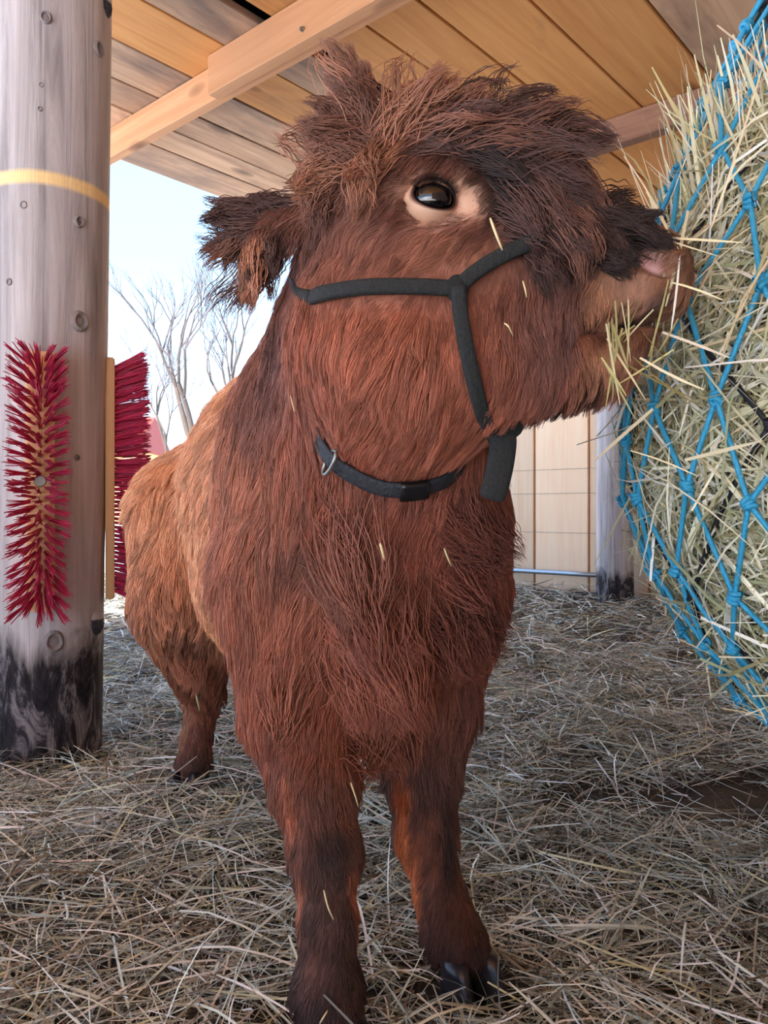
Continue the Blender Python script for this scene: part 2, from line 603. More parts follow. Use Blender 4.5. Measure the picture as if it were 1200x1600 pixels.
# ------------------------------------------------------------------ board wall at the back
W0 = np.array([1.08, 5.30, 0.0])
WD = -ACROSS                                       # to the right and nearer
WN = np.array([-WD[1], WD[0], 0]) * -1             # towards the camera
if WN[1] > 0: WN = -WN
wall = empty('wall_back', W0)
tag(wall, 'back wall of pale upright wooden boards', kind='structure')
WROT = math.atan2(WD[1], WD[0])
s_edges = np.arange(-2.477, 5.2, 0.40)
for s in s_edges:
    o = link('board', board_mesh('board', 0.384, 0.022, CEIL + 0.02), M['wall'])
    o.location = W0 + WD * (s + 0.2) + np.array([0, 0, CEIL / 2 - 0.03]) - WN * 0.011
    o.rotation_euler = (0, 0, WROT)
    o.parent = wall
    o.matrix_parent_inverse = Matrix.Translation(-wall.location)
    o = link('batten', board_mesh('batten', 0.07, 0.02, CEIL + 0.02), M['wall_gap'])
    o.location = W0 + WD * s + np.array([0, 0, CEIL / 2 - 0.03]) - WN * 0.033
    o.rotation_euler = (0, 0, WROT)
    o.parent = wall
    o.matrix_parent_inverse = Matrix.Translation(-wall.location)
for z in (0.42, 0.68, 0.84):
    a = W0 + WD * -2.3 + WN * 0.006 + np.array([0, 0, z])
    bb = W0 + WD * 4.9 + WN * 0.006 + np.array([0, 0, z - 0.02])
    tube('wire', np.linspace(a, bb, 12), 0.0013, M['wire'], wall, 5)
# unseen right hand wall, added to block light from that side
wr = empty('added_wall_right', AC(1.0, -1.5, 0))
tag(wr, 'unseen side wall of upright boards added to shade the right', kind='structure')
for a in np.arange(-1.7, 4.0, 0.40):
    o = link('board', board_mesh('board', 0.384, 0.022, CEIL + 0.02), M['wall_blocker'])
    o.location = AC(a, -1.5, CEIL / 2 - 0.03)
    o.rotation_euler = (0, 0, ROTZ)
    o.parent = wr
    o.matrix_parent_inverse = Matrix.Translation(-wr.location)

rail_a = W0 + WD * -2.2 + WN * 0.06 + np.array([0, 0, 0.155])
rail_b = W0 + WD * 0.52 + WN * 0.06 + np.array([0, 0, 0.150])
rail = empty('metal_rail', rail_a)
tag(rail, 'thin galvanised rail along the foot of the back wall', 'rail')
tube('pipe', np.linspace(rail_a, rail_b, 10), 0.016, M['metal'], rail, 12)
for s in (-1.6, -0.3, 0.40):
    p = W0 + WD * s + np.array([0, 0, 0.152])
    tube('bracket', np.array([p + WN * 0.0, p + WN * 0.03, p + WN * 0.065]), 0.011, M['metal'], rail, 8)


# ------------------------------------------------------------------ log posts
def post_mat(name, tar_h, ring_z=None, pale=1.0):
    m, nt, b = new_mat(name)
    b.inputs['Roughness'].default_value = 0.8
    b.inputs['Specular IOR Level'].default_value = 0.2
    v = coords(nt, (1, 1, 1), False)
    st = coords(nt, (26, 26, 1.2), False)
    g = noise(nt, st, 1.0, 6, 0.65, 0.6)
    big = noise(nt, coords(nt, (5, 5, 1.6), False), 1.0, 4, 0.6)
    c = ramp(nt, g, [(0.28, srgb(126, 120, 122)), (0.48, srgb(178, 172, 174)), (0.75, srgb(216, 210, 212))])
    c = mixc(nt, mathn(nt, 'MULTIPLY', mathn(nt, 'SUBTRACT', big, 0.5, True), 1.8, True), c, srgb(230, 226, 228))
    sep = N(nt, 'ShaderNodeSeparateXYZ')
    tc = N(nt, 'ShaderNodeTexCoord')
    nt.links.new(tc.outputs['Object'], sep.inputs[0])
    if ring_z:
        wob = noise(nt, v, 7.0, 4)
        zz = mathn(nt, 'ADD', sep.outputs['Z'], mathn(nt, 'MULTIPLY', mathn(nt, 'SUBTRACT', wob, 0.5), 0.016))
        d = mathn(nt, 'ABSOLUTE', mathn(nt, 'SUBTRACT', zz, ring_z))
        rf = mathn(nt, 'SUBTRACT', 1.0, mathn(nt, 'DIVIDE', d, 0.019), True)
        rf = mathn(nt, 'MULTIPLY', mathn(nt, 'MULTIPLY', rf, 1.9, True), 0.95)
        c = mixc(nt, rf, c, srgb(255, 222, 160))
    tn = noise(nt, coords(nt, (9, 9, 3.2), False), 1.0, 6, 0.7, 0.8)
    th = mathn(nt, 'ADD', sep.outputs['Z'], mathn(nt, 'MULTIPLY', mathn(nt, 'SUBTRACT', tn, 0.5), 0.28))
    tf = mathn(nt, 'SUBTRACT', 1.0, mathn(nt, 'DIVIDE', mathn(nt, 'SUBTRACT', th, tar_h - 0.05), 0.07), True)
    pn = noise(nt, coords(nt, (22, 22, 7), False), 1.0, 6, 0.75, 1.0)
    tarc = ramp(nt, pn, [(0.40, srgb(28, 27, 32)), (0.52, srgb(56, 54, 60)), (0.64, srgb(142, 138, 142))])
    c = mixc(nt, tf, c, tarc)
    nt.links.new(c, b.inputs['Base Color'])
    bump(nt, b, g, 0.5, 0.008)
    return m


def log_post(name, base, r_bot, r_top, height, lean, mat, nseg=40, nz=60):
    z = np.linspace(0, height, nz)
    th = np.arange(nseg) / nseg * 2 * np.pi
    TH, Z = np.meshgrid(th, z)
    r = r_bot + (r_top - r_bot) * Z / height
    pn = np.stack([np.cos(TH) * 1.0, np.sin(TH) * 1.0, Z * 0.8], -1)
    r = r * (1 + 0.05 * (vnoise(pn, 1.3) - 0.5) + 0.015 * (vnoise(pn * np.array([6, 6, 1]), 1.5) - 0.5))
    v = np.stack([r * np.cos(TH) + lean[0] * Z, r * np.sin(TH) + lean[1] * Z, Z - 0.03], -1).reshape(-1, 3)
    i, j = np.meshgrid(np.arange(nz - 1), np.arange(nseg), indexing='ij')
    a, b_ = i * nseg + j, i * nseg + (j + 1) % nseg
    f = np.stack([a, b_, b_ + nseg, a + nseg], -1).reshape(-1, 4)
    root = empty(name, base)
    me = mesh_np('log', v, f)
    o = bpy.data.objects.new('log', me)
    me.materials.append(mat)
    me.polygons.foreach_set('use_smooth', np.ones(len(me.polygons), bool))
    COL.objects.link(o)
    o.parent = root
    return root


PB = np.array([-0.782, 1.80, 0.0])
PR = 0.128
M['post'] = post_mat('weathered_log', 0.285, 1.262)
M['post_far'] = post_mat('weathered_log_far', 0.20)
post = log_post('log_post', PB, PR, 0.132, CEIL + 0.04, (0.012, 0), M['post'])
tag(post, 'thick grey weathered log post with tarred foot carrying red brushes', 'post')
post2 = log_post('log_post', np.array([1.385, 4.72, 0.0]), 0.110, 0.105, CEIL + 0.03, (0, 0), M['post_far'], 28, 30)
tag(post2, 'pale log post with dark foot in front of the board wall', 'post')

# knots on the near post: a raised collar and a dark heart
km, nt, b = new_mat('knot_wood')
vv = coords(nt, (1, 1, 1))
c = ramp(nt, noise(nt, vv, 90.0, 4), [(0.35, srgb(104, 94, 92)), (0.65, srgb(168, 158, 158))])
nt.links.new(c, b.inputs['Base Color'])
b.inputs['Roughness'].default_value = 0.85
bm = bmesh.new()
prof = [(0.0, 0.004), (0.35, 0.003), (0.5, 0.0015), (0.62, 0.006), (0.8, 0.009), (0.95, 0.006), (1.15, -0.004)]
rings = []
for (r, h) in prof:
    rings.append([bm.verts.new((r * math.cos(t) * (1 + 0.06 * math.sin(3 * t + r * 4)), r * math.sin(t), h)) for t in np.arange(16) / 16 * 2 * math.pi] if r > 0 else [bm.verts.new((0, 0, h))])
for k in range(len(rings) - 1):
    A, B = rings[k], rings[k + 1]
    for j in range(16):
        if len(A) == 1: bm.faces.new((A[0], B[j], B[(j + 1) % 16]))
        else: bm.faces.new((A[j], B[j], B[(j + 1) % 16], A[(j + 1) % 16]))
knot_me = bpy.data.meshes.new('knot'); bm.to_mesh(knot_me); bm.free()


def post_hit(px, py):
    d = nrm(P(px, py, 1.0) - np.array([0, 0, CAMH]))
    o = np.array([0, 0, CAMH])
    for t in np.arange(1.2, 2.6, 0.0015):
        x = o + d * t
        c = PB + np.array([0.012 * x[2], 0, 0])
        if math.hypot(x[0] - c[0], x[1] - c[1]) < PR * 1.0:
            return x, nrm(np.array([x[0] - c[0], x[1] - c[1], 0]))
    a = math.atan2(d[0], d[1])
    return None, None


for (px, py, s) in ((72, 30, 0.012), (152, 78, 0.015), (124, 503, 0.019), (84, 1003, 0.020), (122, 348, 0.011), (38, 322, 0.008), (16, 442, 0.007), (63, 172, 0.005), (65, 135, 0.005), (120, 716, 0.006)):
    x, n_ = post_hit(px, py)
    if x is None: continue
    o = link('knot', knot_me, km)
    o.matrix_basis = Matrix.Translation(Vector(x + n_ * 0.001)) @ Vector(n_).to_track_quat('Z', 'Y').to_matrix().to_4x4() @ Matrix.Diagonal((s, s * 1.15, 0.9 if s > 0.009 else 0.5, 1))
    o.parent = post
    o.matrix_parent_inverse = Matrix.Translation(-post.location)
for (z, s, ang) in ((0.300, 0.030, -0.12), (1.70, 0.026, -0.05)):      # branch stubs on the right side
    bm = bmesh.new()
    bmesh.ops.create_icosphere(bm, subdivisions=2, radius=1.0)
    bmesh.ops.scale(bm, vec=(0.6, 0.8, 1.0), verts=bm.verts)
    me = bpy.data.meshes.new('branch_stub'); bm.to_mesh(me); bm.free()
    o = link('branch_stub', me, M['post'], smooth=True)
    n_ = np.array([math.cos(ang), math.sin(ang), 0])
    o.location = PB + n_ * (PR - 0.002) + np.array([0.012 * z, 0, z])
    o.scale = (s, s, s)
    o.parent = post
    o.matrix_parent_inverse = Matrix.Translation(-post.location)

# ------------------------------------------------------------------ brushes on the post


def tuft_mesh(seed, nb=14, ln=0.080, r0=0.0014):
    r = random.Random(seed)
    parts = []
    for k in range(nb):
        a, rr = r.uniform(0, 6.28), 0.0028 * math.sqrt(r.random())
        x0, y0 = rr * math.cos(a), rr * math.sin(a)
        sx, sy = r.gauss(0, 0.04) + x0 * 14, r.gauss(0, 0.04) + y0 * 14
        L = ln * r.uniform(0.86, 1.05)
        pts = np.array([(x0, y0, -0.003), (x0 + sx * L * 0.45, y0 + sy * L * 0.45, L * 0.5), (x0 + sx * L * 1.1, y0 + sy * L * 1.1, L)])
        v, f = tube_arrays(pts, np.array([r0, r0, r0 * 0.6]), 3, caps=False)
        parts.append((v, f))
    v, f = merge(parts)
    me = mesh_np('bristle_tuft', v, f)
    me.materials.append(M['bristle'])
    return me


TUFTS = [tuft_mesh(k) for k in range(6)]


def brush(center, n_, label, blen, tilt, droop):
    """n_: outward direction; board stands upright"""
    n_ = nrm(n_)
    side = nrm(np.cross(np.array([0, 0, 1.0]), n_))
    root = empty('scratching_brush', center)
    tag(root, label, 'brush', 'red scratching brushes on the log post')
    R3 = Matrix((Vector(side), Vector(n_), Vector((0, 0, 1)))).transposed().to_4x4()
    R3 = Matrix.Rotation(tilt, 4, Vector(n_)) @ R3
    o = link('brush_board', box_mesh('brush_board', 0.056, 0.020, blen, 0.003, 2), M['board'])
    o.matrix_basis = Matrix.Translation(Vector(center)) @ R3
    o.parent = root
    o.matrix_parent_inverse = Matrix.Translation(-root.location)
    bm = bmesh.new()
    bmesh.ops.create_cone(bm, cap_ends=True, segments=16, radius1=0.013, radius2=0.011, depth=0.008)
    me = bpy.data.meshes.new('bolt'); bm.to_mesh(me); bm.free()
    bo = link('bolt', me, M['bolt'])
    bo.matrix_basis = Matrix.Translation(Vector(center + n_ * 0.013)) @ Vector(n_).to_track_quat('Z', 'Y').to_matrix().to_4x4()
    bo.parent = root
    bo.matrix_parent_inverse = Matrix.Translation(-root.location)
    rows = 27
    for i in range(rows):
        for j in range(5):
            u = (i + 0.5 + (0.5 if j % 2 else 0)) / (rows + 0.5) - 0.5
            w = (j - 2) / 2.0
            if abs(u) < 0.02 and abs(w) < 0.3:
                continue
            loc = Vector((w * 0.021, 0.010, u * (blen - 0.02)))
            d = Vector((w * 0.52 + random.gauss(0, 0.05), 1.0, u * 0.75 + droop(u) + random.gauss(0, 0.07)))
            mat = Matrix.Translation(Vector(center)) @ R3 @ Matrix.Translation(loc) @ d.to_track_quat('Z', 'Y').to_matrix().to_4x4() @ Matrix.Rotation(random.uniform(0, 6.28), 4, 'Z')
            t = bpy.data.objects.new('bristle_tuft', random.choice(TUFTS))
            COL.objects.link(t)
            t.matrix_basis = mat
            t.parent = root
            t.matrix_parent_inverse = Matrix.Translation(-root.location)
    return root


x1, n1_ = post_hit(66, 748)
nb1 = nrm(np.array([0.34, -0.94, 0]))
brush(PB + nb1 * (PR + 0.010) + np.array([0.006, 0, 0.615]), nb1, 'red bristle brush screwed to the front of the log post', 0.55, 0.0, lambda u: -0.35 * max(0, -u - 0.1))
nb2 = nrm(np.array([0.955, 0.30, 0]))
brush(PB + nb2 * (PR + 0.010) + np.array([0.010, 0, 0.628]), nb2, 'red bristle brush seen edge-on at the right of the log post', 0.56, -0.02, lambda u: 0.0)

# ------------------------------------------------------------------ beyond the shelter: house and bare trees
hx, hy = -16.1, 42.0
house = empty('house', (hx, hy, 0))
tag(house, 'distant sunlit yellow house with red roof behind the brush', 'house')


def part_box(name, cx, cy, cz, sx, sy, sz, mat, parent):
    o = link(name, box_mesh(name, sx, sy, sz, 0.02), mat)
    o.location = (cx, cy, cz)
    o.parent = parent
    o.matrix_parent_inverse = Matrix.Translation(-house.location)
    return o


wb = part_box('house_wall', hx, hy, 1.9, 7.0, 6.0, 3.9, M['plaster'], house)
rv = np.array([(-3.9, -3.5, 3.7), (3.9, -3.5, 3.7), (3.9, 3.5, 3.7), (-3.9, 3.5, 3.7), (-3.9, 0, 5.6), (3.9, 0, 5.6)]) + np.array([hx, hy, 0])
me = bpy.data.meshes.new('roof')
me.from_pydata([tuple(x) for x in rv], [], [(0, 1, 5, 4), (2, 3, 4, 5), (1, 2, 5), (3, 0, 4), (3, 2, 1, 0)])
link('roof', me, M['roof_tile'], house)
part_box('chimney', hx + 1.8, hy + 0.4, 5.6, 0.6, 0.6, 1.2, M['chimney'], house)
for k in (-2.2, 0.0, 2.2):
    part_box('window', hx + k, hy - 3.02, 1.9, 0.9, 0.08, 1.2, M['glass'], house)


def bare_tree(base, h, label, seed, trunk_r, lean, forks, spread):
    r = random.Random(seed)
    root = empty('bare_tree', base)
    tag(root, label, 'tree', 'bare trees outside')
    trunk_parts, br_parts, twig_parts = [], [], []

    def grow(p, d, L, rad, depth):
        n = 4
        pts = [p]
        for k in range(n):
            d = nrm(d + np.array([r.gauss(0, 0.10), r.gauss(0, 0.10), r.gauss(0.05, 0.06)]))
            pts.append(pts[-1] + d * L / n)
        rr = np.linspace(rad, rad * 0.62, n + 1)
        (trunk_parts if depth == 0 else br_parts if depth < 3 else twig_parts).append(tube_arrays(np.array(pts), rr, 5 if depth < 2 else 3, caps=False))
        if depth >= 6: return
        kids = 2 if depth < 1 else r.choice((2, 3))
        for k in range(kids):
            a = r.uniform(0, 6.28)
            s = spread * r.uniform(0.5, 1.1)
            nd = nrm(d + s * np.array([math.cos(a), math.sin(a), r.uniform(-0.1, 0.5)]))
            grow(pts[-1 if k == 0 else r.choice((-1, -2, -2))], nd, L * r.uniform(0.62, 0.84), rad * 0.58, depth + 1)

    for k in range(forks):
        grow(np.asarray(base, float) + np.array([0.3 * k, 0, 0]), nrm(np.array([lean + 0.10 * k, 0, 1])), h * 0.46, trunk_r * (1 - 0.2 * k), 0)
    for nm, pr, mt in (('trunk', trunk_parts, M['tar']), ('branches', br_parts, M['tar']), ('twigs', twig_parts, M['twig'])):
        v, f = merge(pr)
        o = link(nm, mesh_np(nm, v, f), mt, root, smooth=True)
        if nm == 'twigs': o['kind'] = 'stuff'
    return root


bare_tree((-6.35, 30.0, 0.0), 6.9, 'tall bare tree with twin trunks under the calf\'s ear', 5, 0.22, -0.02, 2, 0.62)
bare_tree((-7.1, 26.0, 0.0), 5.0, 'smaller leaning bare tree left of the twin-trunked tree', 9, 0.10, -0.10, 1, 0.55)

# ------------------------------------------------------------------ the calf: one continuous body grown from blended shapes
RIGHT = nrm(np.array([-0.925, -0.379, 0.0]))      # the calf's own right (towards the left of the picture)
FWD = nrm(np.array([0.379, -0.925, 0.0]))
UPV = np.array([0, 0, 1.0])
BODYAX = np.stack([FWD, RIGHT, UPV])               # rows: length, lateral, vertical
HF = nrm(np.array([1.0, -0.06, -0.20]))            # where the head points
HL = nrm(np.cross(HF, UPV))                        # head lateral (towards camera)
HU = np.cross(HL, HF) * 1.0
HEADAX = np.stack([HF, HL, HU])

# fur colours; trunk tan is lightened to hold the sky's backlight
TAN_LIT, CHEST, NECKC, CHEEK = srgb(216, 144, 94), srgb(152, 74, 46), srgb(132, 76, 60), srgb(168, 86, 52)
DARK, BLACK, LEGC, LEGD = srgb(104, 62, 50), srgb(46, 34, 34), srgb(146, 76, 46), srgb(84, 56, 50)
MUZ, MOP = srgb(176, 124, 84), srgb(110, 68, 54)

FURTONE = 1.26


def desat(c, k=0.26):
    c = np.asarray(c, float)
    return c * (1 - k) + c.mean(-1, keepdims=True) * k * np.array([1.12, 0.98, 0.9])


PR_ = []


def cone(a, b, ra, rb, k, ln, col, comb, lift=0.35, wave=0.15, dens=1.0):
    PR_.append(dict(t='c', a=np.asarray(a, float), b=np.asarray(b, float), ra=ra, rb=rb, k=k, ln=ln, col=col, comb=np.asarray(comb, float), lift=lift, wave=wave, dens=dens))


def ell(c, ax, r, k, ln, col, comb, lift=0.35, wave=0.15, dens=1.0):
    PR_.append(dict(t='e', c=np.asarray(c, float), ax=ax, r=np.asarray(r, float), k=k, ln=ln, col=col, comb=np.asarray(comb, float), lift=lift, wave=wave, dens=dens))


DN = np.array([0, 0, -1.0])
# trunk
ell((-0.025, 0.985, 0.545), BODYAX, (0.150, 0.128, 0.200), 0.06, 0.060, CHEST, DN + 0.1 * RIGHT, 0.30, 0.30)
ell((-0.140, 1.265, 0.592), BODYAX, (0.330, 0.160, 0.184), 0.08, 0.055, TAN_LIT, DN * 0.8 - FWD * 0.7, 0.55, 0.20)
ell((-0.245, 1.545, 0.600), BODYAX, (0.190, 0.135, 0.155), 0.08, 0.050, TAN_LIT, DN * 0.9 - FWD * 0.6, 0.58, 0.20)
ell((-0.125, 1.230, 0.450), BODYAX, (0.300, 0.145, 0.120), 0.06, 0.060, TAN_LIT, DN + RIGHT * 0.2, 0.45, 0.22)
# shoulders, brisket
ell(P(455, 800, 0.96), BODYAX, (0.13, 0.075, 0.16), 0.06, 0.055, tuple(0.65 * a + 0.35 * c for a, c in zip(CHEST, TAN_LIT)), DN + RIGHT * 0.15, 0.35, 0.28)
ell(P(672, 830, 1.03), BODYAX, (0.13, 0.068, 0.16), 0.06, 0.055, CHEST, DN - RIGHT * 0.15, 0.35, 0.28)
ell(P(588, 930, 0.905), BODYAX, (0.075, 0.075, 0.135), 0.05, 0.075, CHEST, DN, 0.30, 0.45)
# neck
cone((-0.04, 0.985, 0.665), P(592, 440, 0.84), 0.132, 0.086, 0.06, 0.036, NECKC, DN * 0.9 + RIGHT * 0.35, 0.30, 0.18)
cone(P(600, 760, 0.90), P(610, 560, 0.80), 0.105, 0.085, 0.06, 0.055, CHEST, DN, 0.30, 0.28)
# right fore leg
cone(P(470, 900, 0.94), P(468, 1085, 0.90), 0.085, 0.058, 0.05, 0.060, CHEST, DN, 0.40, 0.30)
cone(P(468, 1085, 0.90), P(490, 1220, 0.855), 0.056, 0.040, 0.02, 0.032, LEGC, DN, 0.30, 0.18)
cone(P(490, 1220, 0.855), P(508, 1330, 0.825), 0.040, 0.033, 0.02, 0.020, LEGD, DN, 0.32, 0.08)
cone(P(508, 1330, 0.825), P(512, 1440, 0.805), 0.033, 0.0245, 0.02, 0.017, LEGD, DN, 0.30, 0.06)
cone(P(512, 1440, 0.805), P(512, 1550, 0.795), 0.0245, 0.031, 0.02, 0.017, LEGD, DN, 0.30, 0.06)
cone(P(512, 1550, 0.795), P(516, 1588, 0.785), 0.031, 0.029, 0.02, 0.020, BLACK, DN, 0.32, 0.08)
# left fore leg
cone(P(674, 920, 1.02), P(664, 1090, 0.99), 0.078, 0.054, 0.05, 0.055, CHEST, DN, 0.40, 0.30)
cone(P(668, 1090, 0.99), P(660, 1200, 0.965), 0.058, 0.042, 0.02, 0.028, LEGD, DN, 0.28, 0.18)
cone(P(660, 1200, 0.965), P(665, 1300, 0.95), 0.042, 0.033, 0.02, 0.020, LEGD, DN, 0.32, 0.08)
cone(P(665, 1300, 0.95), P(688, 1400, 0.935), 0.033, 0.0255, 0.02, 0.017, LEGC, DN, 0.30, 0.06)
cone(P(688, 1400, 0.935), P(708, 1468, 0.92), 0.0255, 0.033, 0.02, 0.017, BLACK, DN, 0.30, 0.06)
cone(P(708, 1468, 0.92), P(721, 1492, 0.905), 0.033, 0.030, 0.02, 0.020, BLACK, DN, 0.32, 0.08)
# hind legs (right, then left by shift)
SH = -RIGHT * 0.215
for sh in (np.zeros(3), SH):
    cone(P(298, 800, 1.55) + sh, P(296, 940, 1.50) + sh, 0.110, 0.085, 0.06, 0.055, TAN_LIT, DN - FWD * 0.2, 0.42, 0.22)
    cone(P(290, 940, 1.50) + sh, P(318, 1085, 1.60) + sh, 0.088, 0.036, 0.05, 0.040, LEGC, DN, 0.35, 0.2)
    cone(P(318, 1085, 1.60) + sh, P(308, 1150, 1.585) + sh, 0.034, 0.026, 0.02, 0.017, LEGC, DN, 0.30, 0.06)
    cone(P(308, 1150, 1.585) + sh, P(303, 1196, 1.57) + sh, 0.026, 0.032, 0.02, 0.017, LEGD, DN, 0.30, 0.06)
    cone(P(303, 1196, 1.57) + sh, P(298, 1208, 1.56) + sh, 0.032, 0.029, 0.02, 0.017, LEGD, DN, 0.30, 0.06)
# tail
TB = np.array([-0.335, 1.71, 0.66])
cone(TB, TB + np.array([-0.025, 0.045, -0.13]), 0.028, 0.020, 0.02, 0.05, TAN_LIT, DN, 0.3, 0.3)
cone(TB + np.array([-0.025, 0.045, -0.13]), TB + np.array([-0.03, 0.04, -0.30]), 0.018, 0.012, 0.02, 0.11, TAN_LIT, DN, 0.25, 0.4)
# head
HD = 0.755
ell(P(645, 325, HD), HEADAX, (0.098, 0.074, 0.082), 0.04, 0.028, MOP, np.array([-0.5, 0, -0.3]), 0.35, 0.3)
ell(P(655, 520, HD), HEADAX, (0.110, 0.072, 0.098), 0.05, 0.036, CHEEK, DN * 0.9 - HF * 0.35, 0.28, 0.14, 1.3)
ell(P(795, 315, HD), HEADAX, (0.080, 0.062, 0.062), 0.04, 0.034, DARK, DN + HF * 0.2, 0.3, 0.35, 1.2)
cone(P(745, 405, HD), P(985, 452, 0.740), 0.076, 0.050, 0.035, 0.024, DARK, -HF * 0.8 + DN * 0.7, 0.25, 0.25, 1.2)
cone(P(740, 560, HD), P(938, 556, 0.742), 0.062, 0.032, 0.035, 0.040, CHEEK, DN * 1.0 - HF * 0.2, 0.28, 0.22, 1.2)
ell(P(1012, 435, 0.738), HEADAX, (0.034, 0.050, 0.044), 0.02, 0.004, MUZ, -HF, 0.1, 0.0)
ell(P(800, 470, 0.755), HEADAX, (0.085, 0.062, 0.060), 0.04, 0.034, DARK, DN + HF * 0.1, 0.3, 0.25, 1.2)
# brow ridge and eye mound
ell(P(672, 285, 0.705), HEADAX, (0.050, 0.022, 0.030), 0.03, 0.016, NECKC, -HF + UPV * 0.1, 0.2, 0.05)
# ears (right towards the viewer's left; left hidden behind the head)
EARD = nrm(P(352, 340, 0.80) - P(500, 345, 0.745))
EARN = nrm(np.array([0.15, -0.85, 0.45]))
EARW = np.cross(EARN, EARD)
EARAX = np.stack([EARD, EARW, np.cross(EARD, EARW)])
ell(P(448, 345, 0.765), EARAX, (0.060, 0.027, 0.010), 0.015, 0.026, DARK, EARD * 0.8 + DN * 0.6, 0.25, 0.4, 1.6)
E2 = nrm(np.array([-0.35, 0.9, 0.1]))
E2AX = np.stack([E2, nrm(np.cross(E2, HF)), nrm(np.cross(E2, np.cross(E2, HF)))])
ell(P(590, 330, 0.86), E2AX, (0.075, 0.030, 0.012), 0.02, 0.055, DARK, E2 * 0.8 + DN * 0.5, 0.25, 0.4)


def prim_d(p, x):
    if p['t'] == 'c':
        ba = p['b'] - p['a']
        t = np.clip(((x - p['a']) @ ba) / (ba @ ba), 0, 1)
        return np.linalg.norm(x - (p['a'] + t[..., None] * ba), axis=-1) - (p['ra'] + (p['rb'] - p['ra']) * t)
    q = (x - p['c']) @ p['ax'].T
    k0 = np.linalg.norm(q / p['r'], axis=-1)
    k1 = np.linalg.norm(q / p['r'] ** 2, axis=-1)
    return k0 * (k0 - 1) / np.maximum(k1, 1e-6)


def smin(a, b, k):
    h = np.maximum(k - np.abs(a - b), 0) / k
    return np.minimum(a, b) - h * h * k * 0.25


VX = 0.0045
G0 = np.array([-0.56, 0.62, -0.02])
G1 = np.array([0.36, 1.86, 0.99])
GN = np.ceil((G1 - G0) / VX).astype(int)
gridv = np.full(GN, 0.5, np.float32)


def region(lo, hi):
    a = np.clip(np.floor((lo - G0) / VX).astype(int), 0, GN - 1)
    b_ = np.clip(np.ceil((hi - G0) / VX).astype(int) + 1, 1, GN)
    ax = [G0[i] + VX * np.arange(a[i], b_[i]) for i in range(3)]
    x = np.stack(np.meshgrid(*ax, indexing='ij'), -1)
    return tuple(slice(a[i], b_[i]) for i in range(3)), x


for p in PR_:
    mg = 0.075
    if p['t'] == 'c':
        r = max(p['ra'], p['rb']) + mg
        lo, hi = np.minimum(p['a'], p['b']) - r, np.maximum(p['a'], p['b']) + r
    else:
        ext = np.sqrt(((p['ax'] * p['r'][:, None]) ** 2).sum(0)) + mg
        lo, hi = p['c'] - ext, p['c'] + ext
    sl, x = region(lo, hi)
    gridv[sl] = smin(gridv[sl], prim_d(p, x).astype(np.float32), p['k'])


def carve(fn, lo, hi, k):
    sl, x = region(lo, hi)
    gridv[sl] = -smin(-gridv[sl], fn(x).astype(np.float32), k)


def gsample(x):
    q = (np.asarray(x, float) - G0) / VX
    q = np.clip(q, 0, np.array(GN) - 1.001)
    i = q.astype(int)
    f = q - i
    r = 0
    for dx in (0, 1):
        for dy in (0, 1):
            for dz in (0, 1):
                w = (f[..., 0] if dx else 1 - f[..., 0]) * (f[..., 1] if dy else 1 - f[..., 1]) * (f[..., 2] if dz else 1 - f[..., 2])
                r = r + w * gridv[i[..., 0] + dx, i[..., 1] + dy, i[..., 2] + dz]
    return r


def gnormal(x):
    h = 0.006
    g = np.stack([gsample(x + np.eye(3)[i] * h) - gsample(x - np.eye(3)[i] * h) for i in range(3)], -1)
    return nrm(g)


CAMP = np.array([0, 0, CAMH])


def hit(px, py, off=0.0, tmax=2.2):
    """where the view ray of a photo pixel meets the calf's skin"""
    d = P(px, py, 1.0) - CAMP
    t = np.arange(0.6, tmax, 0.002)
    s = gsample(CAMP + t[:, None] * d)
    w = np.where(s < off)[0]
    if len(w) == 0:
        w = [int(np.argmin(s))]
    return CAMP + t[w[0]] * d


# mouth slit and nostrils
for side in (1,):
    m0, m1 = P(905, 518, 0.70), P(1040, 492, 0.735)
    def mouth(x):
        ba = m1 - m0
        t = np.clip(((x - m0) @ ba) / (ba @ ba), 0, 1)
        d = x - (m0 + t[..., None] * ba)
        d = d * np.array([1, 0.16, 1])
        return np.linalg.norm(d, axis=-1) - (0.0035 + 0.006 * t)
    carve(lambda x: mouth(x), P(880, 540, 0.66) - 0.05, P(1060, 470, 0.80) + 0.05, 0.012)
for (nc) in (hit(1020, 414) + np.array([0.004, 0.004, 0]), hit(1020, 414) * np.array([1, 0, 1]) + np.array([0.002, 0.788, 0])):
    nax = np.stack([nrm(HF * 0.85 - UPV * 0.30), HL, np.cross(nrm(HF * 0.85 - UPV * 0.30), HL)])
    pn = dict(t='e', c=nc, ax=nax, r=np.array([0.020, 0.013, 0.0065]))
    carve(lambda x: prim_d(pn, x), nc - 0.05, nc + 0.05, 0.008)


# eye: a socket for the ball
EYE = hit(677, 312)
ENRM = nrm(np.array([0.10, -1.0, 0.02]))
EYEC = EYE - ENRM * 0.0085
carve(lambda x: np.linalg.norm((x - EYEC) * np.array([1, 1, 1.35]), axis=-1) - 0.0225, EYEC - 0.05, EYEC + 0.05, 0.006)


